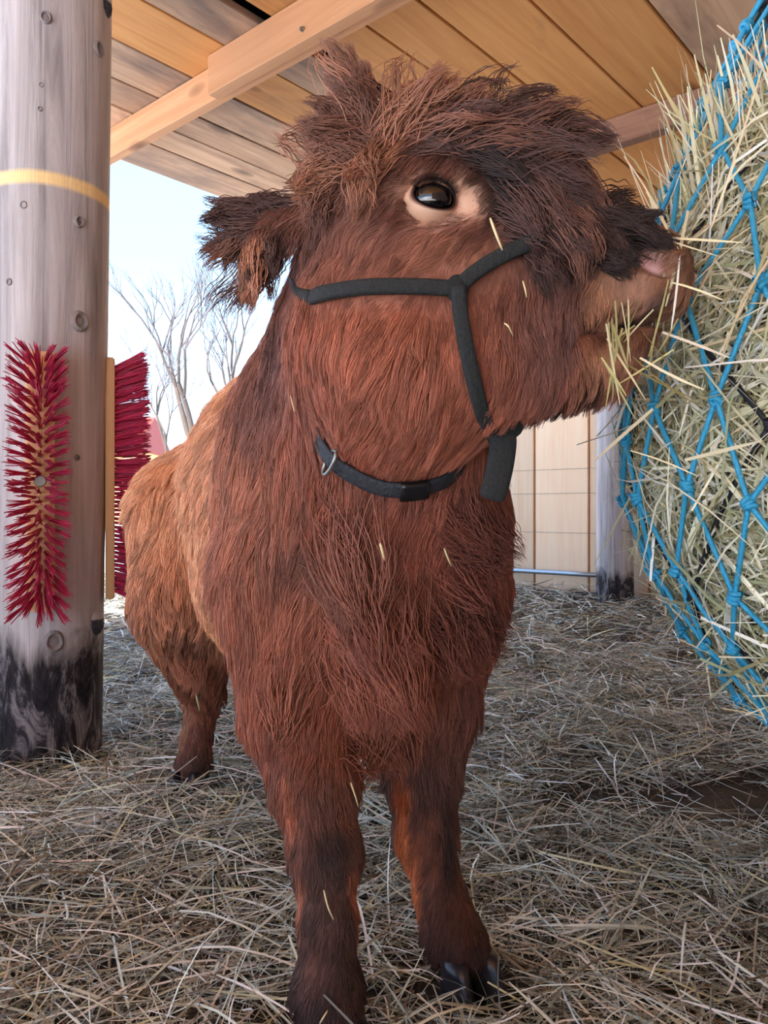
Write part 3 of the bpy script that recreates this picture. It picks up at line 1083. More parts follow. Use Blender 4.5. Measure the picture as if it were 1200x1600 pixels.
def surface_nets(g):
    nx, ny, nz = g.shape
    ins = g < 0
    c = np.zeros((nx - 1, ny - 1, nz - 1), np.int8)
    for dx in (0, 1):
        for dy in (0, 1):
            for dz in (0, 1):
                c += ins[dx:nx - 1 + dx, dy:ny - 1 + dy, dz:nz - 1 + dz]
    act = np.argwhere((c > 0) & (c < 8))
    vid = np.full(c.shape, -1, np.int32)
    vid[act[:, 0], act[:, 1], act[:, 2]] = np.arange(len(act))
    corners = [(dx, dy, dz) for dx in (0, 1) for dy in (0, 1) for dz in (0, 1)]
    val = {k: g[act[:, 0] + k[0], act[:, 1] + k[1], act[:, 2] + k[2]] for k in corners}
    acc = np.zeros((len(act), 3))
    cnt = np.zeros(len(act))
    for i, a in enumerate(corners):
        for b_ in corners[i + 1:]:
            if sum(abs(a[k] - b_[k]) for k in range(3)) != 1: continue
            va, vb = val[a], val[b_]
            w = (va < 0) != (vb < 0)
            t = np.where(w, va / np.where(w, va - vb, 1), 0)
            pt = np.array(a)[None, :] + t[:, None] * (np.array(b_) - np.array(a))[None, :]
            acc += pt * w[:, None]
            cnt += w
    verts = act + acc / cnt[:, None]
    faces = []
    for ax in range(3):
        s0 = [slice(None)] * 3
        s1 = [slice(None)] * 3
        s0[ax], s1[ax] = slice(0, -1), slice(1, None)
        a, b_ = ins[tuple(s0)], ins[tuple(s1)]
        e = np.argwhere(a != b_)
        u, v = [(1, 2), (2, 0), (0, 1)][ax]
        ok = (e[:, u] > 0) & (e[:, v] > 0) & (e[:, u] < g.shape[u] - 1) & (e[:, v] < g.shape[v] - 1)
        e = e[ok]
        flip = ~a[e[:, 0], e[:, 1], e[:, 2]]
        du, dv = np.eye(3, dtype=int)[u], np.eye(3, dtype=int)[v]
        q = np.stack([vid[tuple((e - du - dv).T)], vid[tuple((e - dv).T)], vid[tuple(e.T)], vid[tuple((e - du).T)]], -1)
        q[flip] = q[flip][:, ::-1]
        faces.append(q)
    return verts, np.vstack(faces)


bv, bf = surface_nets(gridv)
bv = G0 + bv * VX
# keep the skin off the ground
for _ in range(2):                                   # light smoothing
    acc = np.zeros_like(bv); cn = np.zeros(len(bv))
    for k in range(4):
        np.add.at(acc, bf[:, k], bv[bf[:, (k + 1) % 4]]); np.add.at(cn, bf[:, k], 1)
        np.add.at(acc, bf[:, k], bv[bf[:, (k - 1) % 4]]); np.add.at(cn, bf[:, k], 1)
    bv = 0.5 * bv + 0.5 * acc / cn[:, None]

# --- coat maps: each body shape lends its length, colour and comb direction to the skin near it
def coat(x, tau=0.024):
    D = np.stack([prim_d(p, x) for p in PR_], -1)
    w = np.exp(-np.clip(D - D.min(-1, keepdims=True), 0, 1) / tau)
    w /= w.sum(-1, keepdims=True)
    g = lambda k: w @ np.array([p[k] for p in PR_], float)
    return dict(ln=g('ln'), col=desat(g('col')) * FURTONE, comb=g('comb'), lift=g('lift'), wave=g('wave'), dens=g('dens'))


# --- local markings: (point, radius, colour or None, length or None, strength)
MARKS = []


def mark(px, py, rpx, col=None, ln=None, st=1.0, stretch=(1, 1, 1)):
    x = hit(px, py)
    if col is not None and max(col) < 0.46: col = tuple(desat(col) * FURTONE)
    MARKS.append((x, rpx * x[1] / FPX, col, ln, st, np.array(stretch, float)))


SKIN = srgb(232, 180, 150)
mark(708, 322, 66, srgb(230, 182, 154), 0.004, 1.0, (0.66, 0.6, 1.25))
mark(648, 304, 34, srgb(224, 172, 142), 0.005, 0.8)
mark(792, 322, 40, BLACK, 0.014, 1.0)
mark(770, 270, 60, BLACK, None, 0.55, (0.8, 0.6, 1.0))
mark(700, 400, 75, srgb(166, 98, 66), 0.018, 0.7, (0.7, 0.6, 1.4))
mark(575, 380, 85, srgb(150, 88, 66), 0.016, 0.8)
mark(620, 420, 60, srgb(150, 84, 58), 0.018, 0.5)
mark(955, 440, 46, srgb(176, 120, 84), 0.010, 0.95)
mark(1000, 446, 44, srgb(170, 116, 86), 0.008, 0.95)
mark(930, 480, 40, srgb(168, 108, 68), 0.008, 0.8)
mark(925, 514, 30, srgb(52, 40, 38), 0.012, 1.0, (0.6, 0.6, 1.3))
mark(975, 503, 28, srgb(56, 44, 42), 0.010, 1.0, (0.6, 0.6, 1.3))
mark(1010, 496, 18, srgb(70, 50, 44), 0.006, 1.0, (0.4, 0.6, 1))
mark(955, 556, 46, srgb(196, 142, 110), 0.007, 1.0, (0.9, 0.6, 1.3))
mark(925, 548, 26, srgb(190, 134, 98), 0.010, 0.8)
mark(915, 618, 44, BLACK, 0.032, 1.0, (0.8, 0.6, 1.4))
mark(970, 365, 40, BLACK, 0.016, 1.0, (0.7, 0.6, 1.3))
mark(915, 368, 46, BLACK, 0.022, 1.0, (0.7, 0.6, 1.2))
mark(880, 400, 40, srgb(70, 44, 40), None, 0.8)
mark(960, 362, 56, BLACK, 0.020, 1.0, (0.75, 0.6, 1.6))
mark(1020, 372, 44, BLACK, 0.014, 1.0, (0.65, 0.6, 1.4))
mark(895, 388, 40, BLACK, 0.024, 0.9, (0.8, 0.6, 1.2))
mark(860, 520, 80, srgb(120, 70, 60), None, 0.8, (1.2, 0.6, 0.7))
mark(560, 540, 80, srgb(176, 94, 58), None, 0.6)
mark(650, 560, 90, srgb(176, 92, 54), None, 0.6)
mark(515, 1320, 36, srgb(58, 44, 44), None, 0.9, (1.3, 0.6, 0.8))
mark(505, 1240, 34, srgb(104, 64, 52), None, 0.6, (1.6, 0.6, 0.8))
mark(470, 1400, 13, srgb(172, 98, 66), None, 0.9, (5, 0.6, 1.0))
mark(552, 1400, 13, srgb(176, 92, 56), None, 0.9, (6, 0.6, 1.0))
mark(452, 1250, 22, srgb(176, 92, 54), None, 0.9, (4, 0.6, 1.0))
mark(572, 1250, 16, srgb(168, 84, 50), None, 0.8, (4, 0.6, 1.0))
mark(512, 1440, 22, srgb(92, 62, 58), None, 0.6, (4, 0.6, 0.8))
mark(490, 1520, 22, srgb(128, 80, 66), None, 0.6, (3, 0.6, 0.8))
mark(632, 1290, 16, srgb(204, 118, 70), None, 1.0, (4, 0.6, 1.0))
mark(648, 1370, 18, srgb(204, 124, 82), None, 1.0, (4, 0.6, 1.0))
mark(625, 1230, 18, srgb(184, 96, 54), None, 0.9, (3, 0.6, 1.0))
mark(700, 1330, 20, srgb(48, 36, 36), None, 0.9, (5, 0.6, 1.0))
mark(290, 1120, 16, srgb(164, 110, 72), None, 0.9, (4, 0.6, 1.0))
mark(310, 1190, 22, srgb(84, 62, 56), None, 0.8)
mark(500, 1590, 50, srgb(72, 54, 56), None, 0.8)
mark(420, 600, 90, srgb(118, 72, 64), None, 0.7)
mark(440, 520, 60, srgb(100, 62, 56), None, 0.7)
mark(470, 830, 60, srgb(108, 66, 56), None, 0.6)
mark(610, 1000, 60, srgb(138, 66, 42), None, 0.5)
mark(300, 1000, 45, srgb(118, 68, 50), 0.03, 0.7)

NOSE = (hit(1024, 414), 0.018)
mark(730, 322, 26, srgb(236, 190, 164), 0.004, 1.0)
mark(1040, 470, 26, srgb(110, 80, 72), 0.006, 0.9)


def apply_marks(x, col, ln):
    col, ln = col.copy(), ln.copy()
    for (c, r, cc, l, st, sx) in MARKS:
        d = np.linalg.norm((x - c) / sx[[2, 1, 0]] if False else (x - c) * np.array([1 / max(sx[2], 0.3), 0.8, 1 / max(sx[0], 0.3)]), axis=-1)
        d = d * (0.70 + 0.60 * vnoise(x, 70.0))
        w = st * np.clip(1.6 - 1.4 * d / r, 0, 1)
        if cc is not None: col = col * (1 - w[:, None]) + np.array(cc) * w[:, None]
        if l is not None: ln = ln * (1 - w) + l * w
    return col, ln


# ---- straps first: fur lies flat beneath them
def strap_path(pxs, off, n=40):
    return smooth_path([hit(a, b_) + gnormal(hit(a, b_)) * off for (a, b_) in pxs], n)


HALTER = {
    'cheek_strap': strap_path([(492, 467), (520, 464), (580, 456), (650, 455), (714, 456)], 0.0105),
    'nose_band': strap_path([(716, 456), (735, 434), (775, 408), (820, 388), (862, 366), (890, 335)], 0.011),
    'jaw_strap': strap_path([(716, 454), (718, 500), (727, 550), (738, 600), (752, 645), (772, 662)], 0.012),
}
COLLAR = strap_path([(497, 655), (520, 692), (552, 724), (592, 748), (630, 752), (680, 742), (730, 722)], 0.019, 50)
ease = lambda d, n: (d * (1 - np.linspace(0, 1, n)) ** 2)[:, None]
COLLAR[:16] -= gnormal(COLLAR[:16]) * ease(0.015, 16)
COLLAR[-14:] -= gnormal(COLLAR[-14:]) * ease(0.018, 14)[::-1]
HALTER['cheek_strap'][:16] -= gnormal(HALTER['cheek_strap'][:16]) * ease(0.009, 16)
PRESS = np.vstack([h[4:] for h in HALTER.values()] + [COLLAR[8:-9]])
kdp = kdtree.KDTree(len(PRESS))
for i, p in enumerate(PRESS): kdp.insert(p, i)
kdp.balance()

cm = coat(bv)
bcol, _ = apply_marks(bv, cm['col'], cm['ln'])
bcol = bcol * 0.85
for (c, r, cc, sq) in ((NOSE[0], 0.017, srgb(222, 176, 170), (0.62, 1, 1.25)), (EYE, 0.030, srgb(230, 182, 154), (1, 1, 1)), (EYE, 0.0245, srgb(40, 28, 26), (1, 1, 1))):
    w = np.clip(1.8 - 1.8 * np.linalg.norm((bv - c) * np.array(sq), axis=1) / r, 0, 1)[:, None]
    bcol = bcol * (1 - w) + np.array(cc) * w
w = np.clip(1.6 - 1.6 * np.linalg.norm((bv - NOSE[0] - np.array([0.006, 0.010, -0.003])) * np.array([0.7, 1, 1.5]), axis=1) / 0.010, 0, 1)[:, None]  # shade inside the nostril put into the skin colour
bcol = bcol * (1 - w) + np.array(srgb(84, 44, 42)) * w
calf = empty('calf', (0.02 - 0.15, 1.2, 0.0))
tag(calf, 'shaggy red-brown calf reaching up to eat from the hay net', 'calf')
body_me = mesh_np('body', bv, bf, bcol)
M['skin'] = attr_mat('calf_skin', 0.6, 0.15)
body = link('body', body_me, M['skin'], calf, smooth=True)

# eye
bm = bmesh.new()
bmesh.ops.create_uvsphere(bm, u_segments=32, v_segments=20, radius=0.0205)
bmesh.ops.scale(bm, vec=(1.0, 0.80, 1.0), verts=bm.verts)
em = bpy.data.meshes.new('eyeball'); bm.to_mesh(em); bm.free()
mm, nt, b = new_mat('wet_dark_eye')
gc = N(nt, 'ShaderNodeTexCoord')
sp = N(nt, 'ShaderNodeSeparateXYZ'); nt.links.new(gc.outputs['Object'], sp.inputs[0])
cz = ramp(nt, mathn(nt, 'DIVIDE', sp.outputs['Z'], 0.0205), [(0.30, srgb(120, 90, 80)), (0.42, srgb(20, 14, 14)), (0.80, srgb(14, 12, 16)), (0.9, srgb(4, 4, 10))])
nt.links.new(cz, b.inputs['Base Color'])
b.inputs['Roughness'].default_value = 0.04
b.inputs['Coat Weight'].default_value = 1.0
b.inputs['Coat Roughness'].default_value = 0.02
eye = link('eyeball', em, mm, smooth=True)
eye.matrix_basis = Matrix.Translation(Vector(EYEC)) @ Vector(nrm(ENRM + np.array([0.12, 0, 0.05]))).to_track_quat('Z', 'Y').to_matrix().to_4x4()
eye.parent = calf
eye.matrix_parent_inverse = Matrix.Translation(-calf.location)
eye['label'] = 'large glossy dark eye'
# eyelids: an almond rim, dark at the lash line
ts = np.linspace(0, 2 * np.pi, 41)[:-1]
ex, ez = nrm(np.cross(UPV, -ENRM)), UPV
if ex[0] < 0: ex = -ex
def rim(rx, rz, out):
    c, s = np.cos(ts), np.sin(ts)
    pt = EYEC + ex * (rx * c)[:, None] + ez * ((rz * s * np.where(s > 0, 1.0, 0.80)) - 0.0022 * c)[:, None]
    d = pt - EYEC
    rr = np.sqrt(np.maximum(0.0215 ** 2 - (d ** 2).sum(1), 0.00002))
    return pt + ENRM * (rr + out)[:, None]
rv_ = [rim(0.0170, 0.0142, -0.0005), rim(0.0178, 0.0150, 0.0014), rim(0.0194, 0.0162, 0.0022), rim(0.0216, 0.0176, 0.0015), rim(0.0250, 0.0205, -0.004), rim(0.028, 0.024, -0.010)]
lv = np.vstack(rv_)
lf = []
for k in range(len(rv_) - 1):
    for j in range(40):
        lf.append((k * 40 + j, k * 40 + (j + 1) % 40, (k + 1) * 40 + (j + 1) % 40, (k + 1) * 40 + j))
lc = np.repeat(np.array([srgb(24, 16, 16), srgb(30, 20, 18), srgb(96, 60, 48), srgb(232, 190, 162), srgb(232, 186, 156), srgb(214, 164, 134)]), 40, axis=0)
lid = link('eyelid', mesh_np('eyelid', lv, np.array(lf), lc), M['skin'], calf, smooth=True)
# lashes
LS = []
for k in range(46):
    t = math.pi * (0.08 + 0.84 * k / 45)
    p0 = EYEC + ex * 0.0170 * math.cos(t) + ez * (0.0125 * math.sin(t) - 0.0022 * math.cos(t)) + ENRM * (0.0165)
    d = nrm(ENRM * 0.8 + ez * 0.35 * math.sin(t) + ex * 0.55 * math.cos(t))
    LS.append(tube_arrays(np.array([p0, p0 + d * 0.006, p0 + d * 0.010 + np.array([0, 0, -0.001])]), np.array([0.0004, 0.0003, 0.0001]), 3, caps=False))
lvv, lff = merge(LS)
ll = link('eyelashes', mesh_np('eyelashes', lvv, lff), M['buckle'], lid)
ll['kind'] = 'stuff'

# hooves: two claws per foot
def claw_mesh():
    prof = [(0.0, 1.0, 0.0), (0.25, 0.98, 0.10), (0.55, 0.88, 0.22), (0.8, 0.80, 0.30), (1.0, 0.74, 0.36)]
    vs, fs = [], []
    n = 16
    for (h, s, fwd) in prof:
        for j in range(n):
            t = 2 * math.pi * j / n
            x = 0.0180 * s * math.cos(t)
            y = math.sin(t)
            y = (0.036 if y > 0 else 0.028) * s * y
            vs.append((x * (1 - 0.25 * max(0, math.sin(t))), y + 0.012 * (1 - h), 0.048 * h))
    for k in range(len(prof) - 1):
        for j in range(n):
            fs.append((k * n + j, k * n + (j + 1) % n, (k + 1) * n + (j + 1) % n, (k + 1) * n + j))
    fs.append(tuple(range(n))[::-1])
    fs.append(tuple((len(prof) - 1) * n + j for j in range(n)))
    me = bpy.data.meshes.new('claw')
    me.from_pydata(vs, [], fs)
    me.polygons.foreach_set('use_smooth', np.ones(len(me.polygons), bool))
    me.materials.append(M['hoof'])
    return me


CLAW = claw_mesh()
feet = [(P(516, 1612, 0.785), FWD), (P(722, 1514, 0.905), nrm(np.array([0.45, -0.9, 0]))), (P(298, 1222, 1.56), nrm(np.array([-0.12, -1, 0]))), (P(298, 1222, 1.56) + SH, FWD)]
for (fp, fd) in feet:
    h = empty('hoof', (fp[0], fp[1], 0.0), None)
    h.parent = calf
    h.matrix_parent_inverse = Matrix.Translation(-calf.location)
    sd = nrm(np.cross(fd, UPV))
    gz = float(ground_h(np.array([fp[0]]), np.array([fp[1]]))[0]) + 0.004
    for s in (-1, 1):
        o = bpy.data.objects.new('claw', CLAW)
        COL.objects.link(o)
        pos = np.array([fp[0], fp[1], gz]) + sd * s * 0.0185 + fd * 0.012
        o.matrix_basis = Matrix.Translation(Vector(pos) - Vector((fp[0], fp[1], 0))) @ Matrix.Rotation(math.atan2(fd[1], fd[0]) - math.pi / 2 - s * 0.10, 4, 'Z')
        o.parent = h

# --- the coat itself: hair curves
fq = bv[bf]
area = 0.5 * np.linalg.norm(np.cross(fq[:, 2] - fq[:, 0], fq[:, 3] - fq[:, 1]), axis=1)
fc = fq.mean(1)
fn = nrm(np.cross(fq[:, 2] - fq[:, 0], fq[:, 3] - fq[:, 1]))
facing = np.sum(fn * nrm(CAMP - fc), axis=1)
dist = np.linalg.norm(fc - CAMP, axis=1)
wgt = area * np.where(facing > -0.35, 1.0, 0.45) * np.clip(1.1 / dist, 0.6, 1.6)


def grow_fur(n, root, nor, cm, ln, col, rad, npt=6, clump=0.68, per_clump=26, grav=0.45, seed=1):
    r = np.random.default_rng(seed)
    t = cm['comb'] + 0.55 * np.stack([vnoise(root, 14 + k) - 0.5 for k in range(3)], -1) * 2
    t = nrm(t - nor * np.sum(t * nor, axis=1, keepdims=True))
    s = np.cross(nor, t)
    t = nrm(t + s * r.normal(0, 0.16, n)[:, None])
    lift = np.clip(cm['lift'] * (1 + 0.25 * r.normal(size=n)), 0.06, 0.9)
    seg = ln / (npt - 1)
    pts = np.zeros((n, npt, 3))
    pts[:, 0] = root - nor * 0.0015
    ph = 6.28 * vnoise(root, 30.0) * 2
    fr = 5.0 + 4.0 * vnoise(root + 5, 16.0)
    for k in range(1, npt):
        u = k / (npt - 1)
        d = nor * (lift * (1.15 - u) + 0.04)[:, None] + t * (0.45 + 0.5 * u) + DN * grav * u
        d = d + s * (cm['wave'] * 1.2 * np.sin(ph + fr * u * (ln / 0.05) ** 0.5) * min(1, 2 * u))[:, None]
        d = nrm(d)
        pts[:, k] = pts[:, k - 1] + d * seg[:, None]
    # clumps
    m = max(1, n // per_clump)
    ci = r.choice(n, m, replace=False)
    kd = kdtree.KDTree(m)
    for i, c in enumerate(ci): kd.insert(root[c], i)
    kd.balance()
    near = np.array([kd.find(p)[1] for p in root])
    tgt = pts[ci[near]] + (root - root[ci[near]])[:, None, :] * 0.10
    u = np.linspace(0, 1, npt)
    cw = clump * (u ** 1.3)[None, :, None] * np.clip(ln / 0.02, 0, 1)[:, None, None] * (0.6 + 0.6 * r.random(n))[:, None, None]
    ok = (np.linalg.norm(root - root[ci[near]], axis=1) < 0.03)[:, None, None]
    pts = np.where(ok, pts * (1 - cw) + tgt * cw, pts)
    m2 = max(1, n // 260)
    cj = r.choice(n, m2, replace=False)
    kd2 = kdtree.KDTree(m2)
    for i, c in enumerate(cj): kd2.insert(root[c], i)
    kd2.balance()
    nr2 = np.array([kd2.find(p)[1] for p in root])
    tgt = pts[cj[nr2]] + (root - root[cj[nr2]])[:, None, :] * 0.25
    cw = 0.34 * (u ** 1.5)[None, :, None] * np.clip((ln - 0.02) / 0.03, 0, 1)[:, None, None]
    ok = (np.linalg.norm(root - root[cj[nr2]], axis=1) < 0.06)[:, None, None]
    pts = np.where(ok, pts * (1 - cw) + tgt * cw, pts)
    tone = 0.62 + 0.76 * r.random(n)
    tone *= (0.88 + 0.26 * vnoise(root, 55.0)) * (0.90 + 0.22 * vnoise(root, 9.0))
    tone *= (0.72 + 0.56 * r.random(m))[near]
    col = np.clip(col * tone[:, None], 0.003, 0.95)
    return pts, col, np.broadcast_to(np.asarray(rad, float), (n,))


def hair_object(name, pts, col, rad, mat, parent):
    n, k = pts.shape[:2]
    hc = bpy.data.hair_curves.new(name)
    hc.add_curves([k] * n)
    hc.attributes['position'].data.foreach_set('vector', pts.astype(np.float32).ravel())
    if 'radius' not in hc.attributes:
        hc.attributes.new('radius', 'FLOAT', 'POINT')
    prof = np.linspace(1, 0.25, k) if k < 8 else np.concatenate([np.linspace(1, 0.9, k - 3), [0.75, 0.5, 0.2]])
    hc.attributes['radius'].data.foreach_set('value', (rad[:, None] * prof[None, :]).astype(np.float32).ravel())
    a = hc.attributes.new('col', 'FLOAT_COLOR', 'CURVE')
    c4 = np.ones((n, 4), np.float32); c4[:, :3] = col
    a.data.foreach_set('color', c4.ravel())
    hc.materials.append(mat)
    o = bpy.data.objects.new(name, hc)
    COL.objects.link(o)
    o.parent = parent
    o.matrix_parent_inverse = Matrix.Translation(-parent.location)
    return o


fm = bpy.data.materials.new('calf_hair')
fm.use_nodes = True
nt = fm.node_tree
nt.nodes.clear()
out = nt.nodes.new('ShaderNodeOutputMaterial')
hb = nt.nodes.new('ShaderNodeBsdfPrincipled')
hb.inputs['Roughness'].default_value = 0.48
hb.inputs['Specular IOR Level'].default_value = 0.35
at = nt.nodes.new('ShaderNodeAttribute'); at.attribute_name = 'col'
nt.links.new(at.outputs['Color'], hb.inputs['Base Color'])
nt.links.new(hb.outputs[0], out.inputs['Surface'])
M['hair'] = fm

FURN = 260000
pk = rng.choice(len(bf), FURN, p=wgt / wgt.sum())
uv = rng.random((FURN, 2))
w4 = np.stack([(1 - uv[:, 0]) * (1 - uv[:, 1]), uv[:, 0] * (1 - uv[:, 1]), uv[:, 0] * uv[:, 1], (1 - uv[:, 0]) * uv[:, 1]], -1)
root = (fq[pk] * w4[..., None]).sum(1)
nor = gnormal(root)
cmf = coat(root)
col, ln = apply_marks(root, cmf['col'], cmf['ln'])
keep = rng.random(FURN) < np.clip(cmf['dens'], 0, 2) / 1.6 + 0.25
keep &= np.linalg.norm((root - EYE) * np.array([1, 1, 1.2]), axis=1) > 0.0205
keep &= np.linalg.norm((root - NOSE[0]) * np.array([0.62, 1, 1.3]), axis=1) > 0.013
keep &= root[:, 2] > 0.046
root, nor, col, ln = root[keep], nor[keep], col[keep], ln[keep]
cmf = {k: v[keep] for k, v in cmf.items()}
pd = np.array([kdp.find(p)[2] for p in root])
ln = ln * np.clip(0.34 + (pd - 0.015) / 0.022, 0.34, 1.0)
ln = ln * (0.75 + 0.5 * rng.random(len(ln)))
pts, hcol, rad = grow_fur(len(root), root, nor, cmf, ln, col, 0.00048)
furo = hair_object('fur', pts, hcol, rad * np.clip(ln / 0.03, 0.85, 1.15) * np.clip(root[:, 1] / 0.95, 0.8, 1.4), M['hair'], calf)
furo['kind'] = 'stuff'
furo['label'] = 'thick wavy red-brown coat'


# long locks: forelock on the poll and brow, ear fringe, chin
def locks(spec, seed):
    """spec: list of (px, py, end dx, dy in px, length m, count, spread m, colour, curl, depth shift)"""
    r = np.random.default_rng(seed)
    AP, AC_, AR = [], [], []
    for (px, py, ex_, ey_, L, cnt, spr, colr, curl, dz, arch) in spec:
        c = hit(px, py)
        rt = c + r.normal(0, spr, (cnt, 3))
        for _ in range(3):                          # settle roots on the skin
            rt = rt - gnormal(rt) * gsample(rt)[:, None]
        rt = np.where((np.linalg.norm(rt - c, axis=1) < 3.2 * spr)[:, None], rt, c)
        nn = gnormal(rt)
        d0 = nrm(np.array([ex_, dz, -ey_]))
        npt = 12
        pts = np.zeros((cnt, npt, 3)); pts[:, 0] = rt
        nl = max(3, cnt // 34)
        lk = r.integers(0, nl, cnt)
        lp, lf_, lt = r.random(nl) * 6.28, 3.5 + 3.5 * r.random(nl), nrm(d0 + r.normal(0, 0.20, (nl, 3)))
        ll = L * (0.85 + 0.65 * r.random(nl))
        Ln = ll[lk] * (0.85 + 0.25 * r.random(cnt))
        sv_ = nrm(np.cross(lt, nrm(np.array([0.2, -1, 0.3]))))
        for k in range(1, npt):
            u = k / (npt - 1)
            d = nn * arch * (1 - u) ** 1.2 + lt[lk] * (0.35 + u) + DN * 0.30 * u * u
            d = d + (sv_[lk] * np.sin(lp[lk] + lf_[lk] * u)[:, None] + np.cross(lt, sv_)[lk] * np.cos(lp[lk] + lf_[lk] * u)[:, None]) * curl * (0.3 + u)
            pts[:, k] = pts[:, k - 1] + nrm(d) * (Ln / (npt - 1))[:, None]
        # gather each lock
        cen = np.stack([np.bincount(lk, weights=pts[:, k, a], minlength=nl) / np.maximum(np.bincount(lk, minlength=nl), 1) for k in range(npt) for a in range(3)], -1).reshape(nl, npt, 3)
        u = np.linspace(0, 1, npt)
        cw = (0.80 * u ** 0.7)[None, :, None]
        pts = pts * (1 - cw) + cen[lk] * cw
        pts = pts + r.normal(0, 0.0011, pts.shape) * u[None, :, None]
        AP.append(pts)
        cc = np.array(colr) * (0.70 + 0.6 * r.random(nl))[lk][:, None] * (0.85 + 0.3 * r.random(cnt))[:, None]
        AC_.append(desat(cc) * FURTONE); AR.append(np.full(cnt, 0.00046))
    return np.vstack(AP), np.vstack(AC_), np.concatenate(AR)


M1, M2, M3, M4 = srgb(124, 76, 58), srgb(156, 98, 68), srgb(84, 54, 48), srgb(50, 36, 34)
spec = [
    (555, 232, -50, -25, 0.046, 360, 0.016, M1, 0.40, -0.1, 0.55), (530, 258, -50, 40, 0.038, 320, 0.014, M2, 0.38, -0.1, 0.5),
    (515, 295, -30, 100, 0.034, 260, 0.014, M1, 0.35, -0.1, 0.4), (575, 205, -30, -60, 0.048, 420, 0.014, M1, 0.45, -0.1, 0.6),
    (560, 195, -10, -60, 0.060, 300, 0.012, M2, 0.45, -0.1, 0.7),
    (615, 200, 30, -20, 0.055, 420, 0.016, M2, 0.42, -0.2, 0.5), (660, 200, 70, 8, 0.050, 400, 0.016, M1, 0.40, -0.2, 0.5),
    (600, 235, -20, 60, 0.050, 420, 0.016, M2, 0.38, -0.3, 0.35), (650, 225, 50, 35, 0.050, 380, 0.014, M3, 0.35, -0.3, 0.35),
    (700, 205, 80, 14, 0.062, 480, 0.018, M3, 0.35, -0.2, 0.5), (740, 215, 90, 32, 0.064, 480, 0.018, M1, 0.33, -0.2, 0.5),
    (785, 240, 70, 60, 0.075, 520, 0.018, M3, 0.35, -0.2, 0.5), (740, 250, 70, 50, 0.055, 420, 0.014, M4, 0.30, -0.2, 0.35),
    (820, 262, 55, 90, 0.080, 560, 0.018, M3, 0.35, -0.15, 0.45), (858, 292, 40, 90, 0.075, 520, 0.016, M1, 0.36, -0.1, 0.4),
    (800, 300, 40, 80, 0.060, 520, 0.016, M3, 0.32, -0.2, 0.3), (880, 330, 35, 60, 0.050, 420, 0.014, M3, 0.32, -0.1, 0.35),
    (830, 345, 30, 60, 0.050, 420, 0.014, M3, 0.32, -0.15, 0.3),
    (690, 198, 60, -25, 0.055, 130, 0.016, M1, 0.40, 0.0, 0.7), (760, 210, 80, -10, 0.058, 130, 0.016, M3, 0.40, 0.0, 0.7),
    (820, 235, 80, -5, 0.060, 130, 0.014, M3, 0.38, 0.0, 0.6),
    (560, 200, -30, -90, 0.070, 40, 0.022, M2, 0.60, 0.0, 0.9), (620, 195, 20, -90, 0.065, 40, 0.025, M2, 0.60, 0.0, 0.9), (720, 200, 60, -70, 0.075, 45, 0.025, M3, 0.55, 0.0, 0.9), (505, 250, -90, -20, 0.065, 40, 0.02, M2, 0.55, 0.0, 0.8), (400, 350, -80, 10, 0.060, 60, 0.012, M3, 0.5, 0.0, 0.5), (410, 380, -40, 90, 0.065, 50, 0.012, M3, 0.45, 0.0, 0.4),
    (890, 345, 95, 15, 0.060, 420, 0.012, M4, 0.22, 0.0, 0.25), (935, 356, 95, 18, 0.050, 420, 0.010, M4, 0.20, 0.0, 0.2), (900, 372, 80, 40, 0.045, 360, 0.010, M4, 0.25, -0.1, 0.25),
    (735, 830, 90, 60, 0.045, 420, 0.035, srgb(120, 58, 40), 0.30, 0.2, 0.9), (720, 960, 80, 80, 0.050, 420, 0.040, srgb(120, 58, 40), 0.30, 0.2, 0.8),
    (400, 335, -70, -4, 0.040, 420, 0.010, M3, 0.22, 0.1, 0.2), (392, 352, -60, 40, 0.045, 420, 0.010, M1, 0.26, 0.1, 0.2),
    (405, 368, -18, 90, 0.055, 460, 0.010, M2, 0.30, 0.0, 0.15), (432, 368, -25, 80, 0.040, 320, 0.010, M3, 0.28, 0.0, 0.15),
    (445, 322, -60, -6, 0.035, 300, 0.012, M3, 0.26, 0.0, 0.2),
    (600, 990, 10, 100, 0.085, 700, 0.030, srgb(150, 76, 50), 0.42, -0.2, 0.45), (570, 900, 10, 100, 0.075, 600, 0.030, srgb(140, 74, 52), 0.40, -0.2, 0.4),
    (540, 830, 20, 100, 0.070, 500, 0.030, srgb(136, 76, 56), 0.38, -0.2, 0.35), (680, 950, 40, 100, 0.065, 500, 0.030, srgb(120, 58, 40), 0.33, 0.0, 0.45),
    (712, 860, 50, 95, 0.050, 500, 0.030, srgb(120, 58, 40), 0.30, 0.0, 0.5), (708, 800, 55, 80, 0.042, 450, 0.028, srgb(120, 58, 40), 0.30, 0.0, 0.5),
    (600, 1110, 0, 100, 0.060, 600, 0.030, srgb(140, 72, 46), 0.35, 0.0, 0.4), (460, 1060, -20, 100, 0.050, 500, 0.030, srgb(150, 80, 50), 0.30, 0.0, 0.5),
    (300, 1030, 0, 100, 0.045, 500, 0.030, srgb(170, 96, 60), 0.30, 0.0, 0.4),
]
lp_, lcx, lr_ = locks(spec, 5)
ev = lp_ - EYE
al = ev @ ENRM
ra = np.linalg.norm((ev - al[..., None] * ENRM) * np.array([0.72, 1, 1.15]), axis=-1)
clear = ~((ra < 0.036) & (al > -0.02)).any(1)       # groomed clear of the eye
lp_, lcx, lr_ = lp_[clear], lcx[clear], lr_[clear]
lk_o = hair_object('forelock', lp_, lcx, lr_, M['hair'], calf)
lk_o['kind'] = 'stuff'
lk_o['label'] = 'long curly locks on brow, ears and chest'

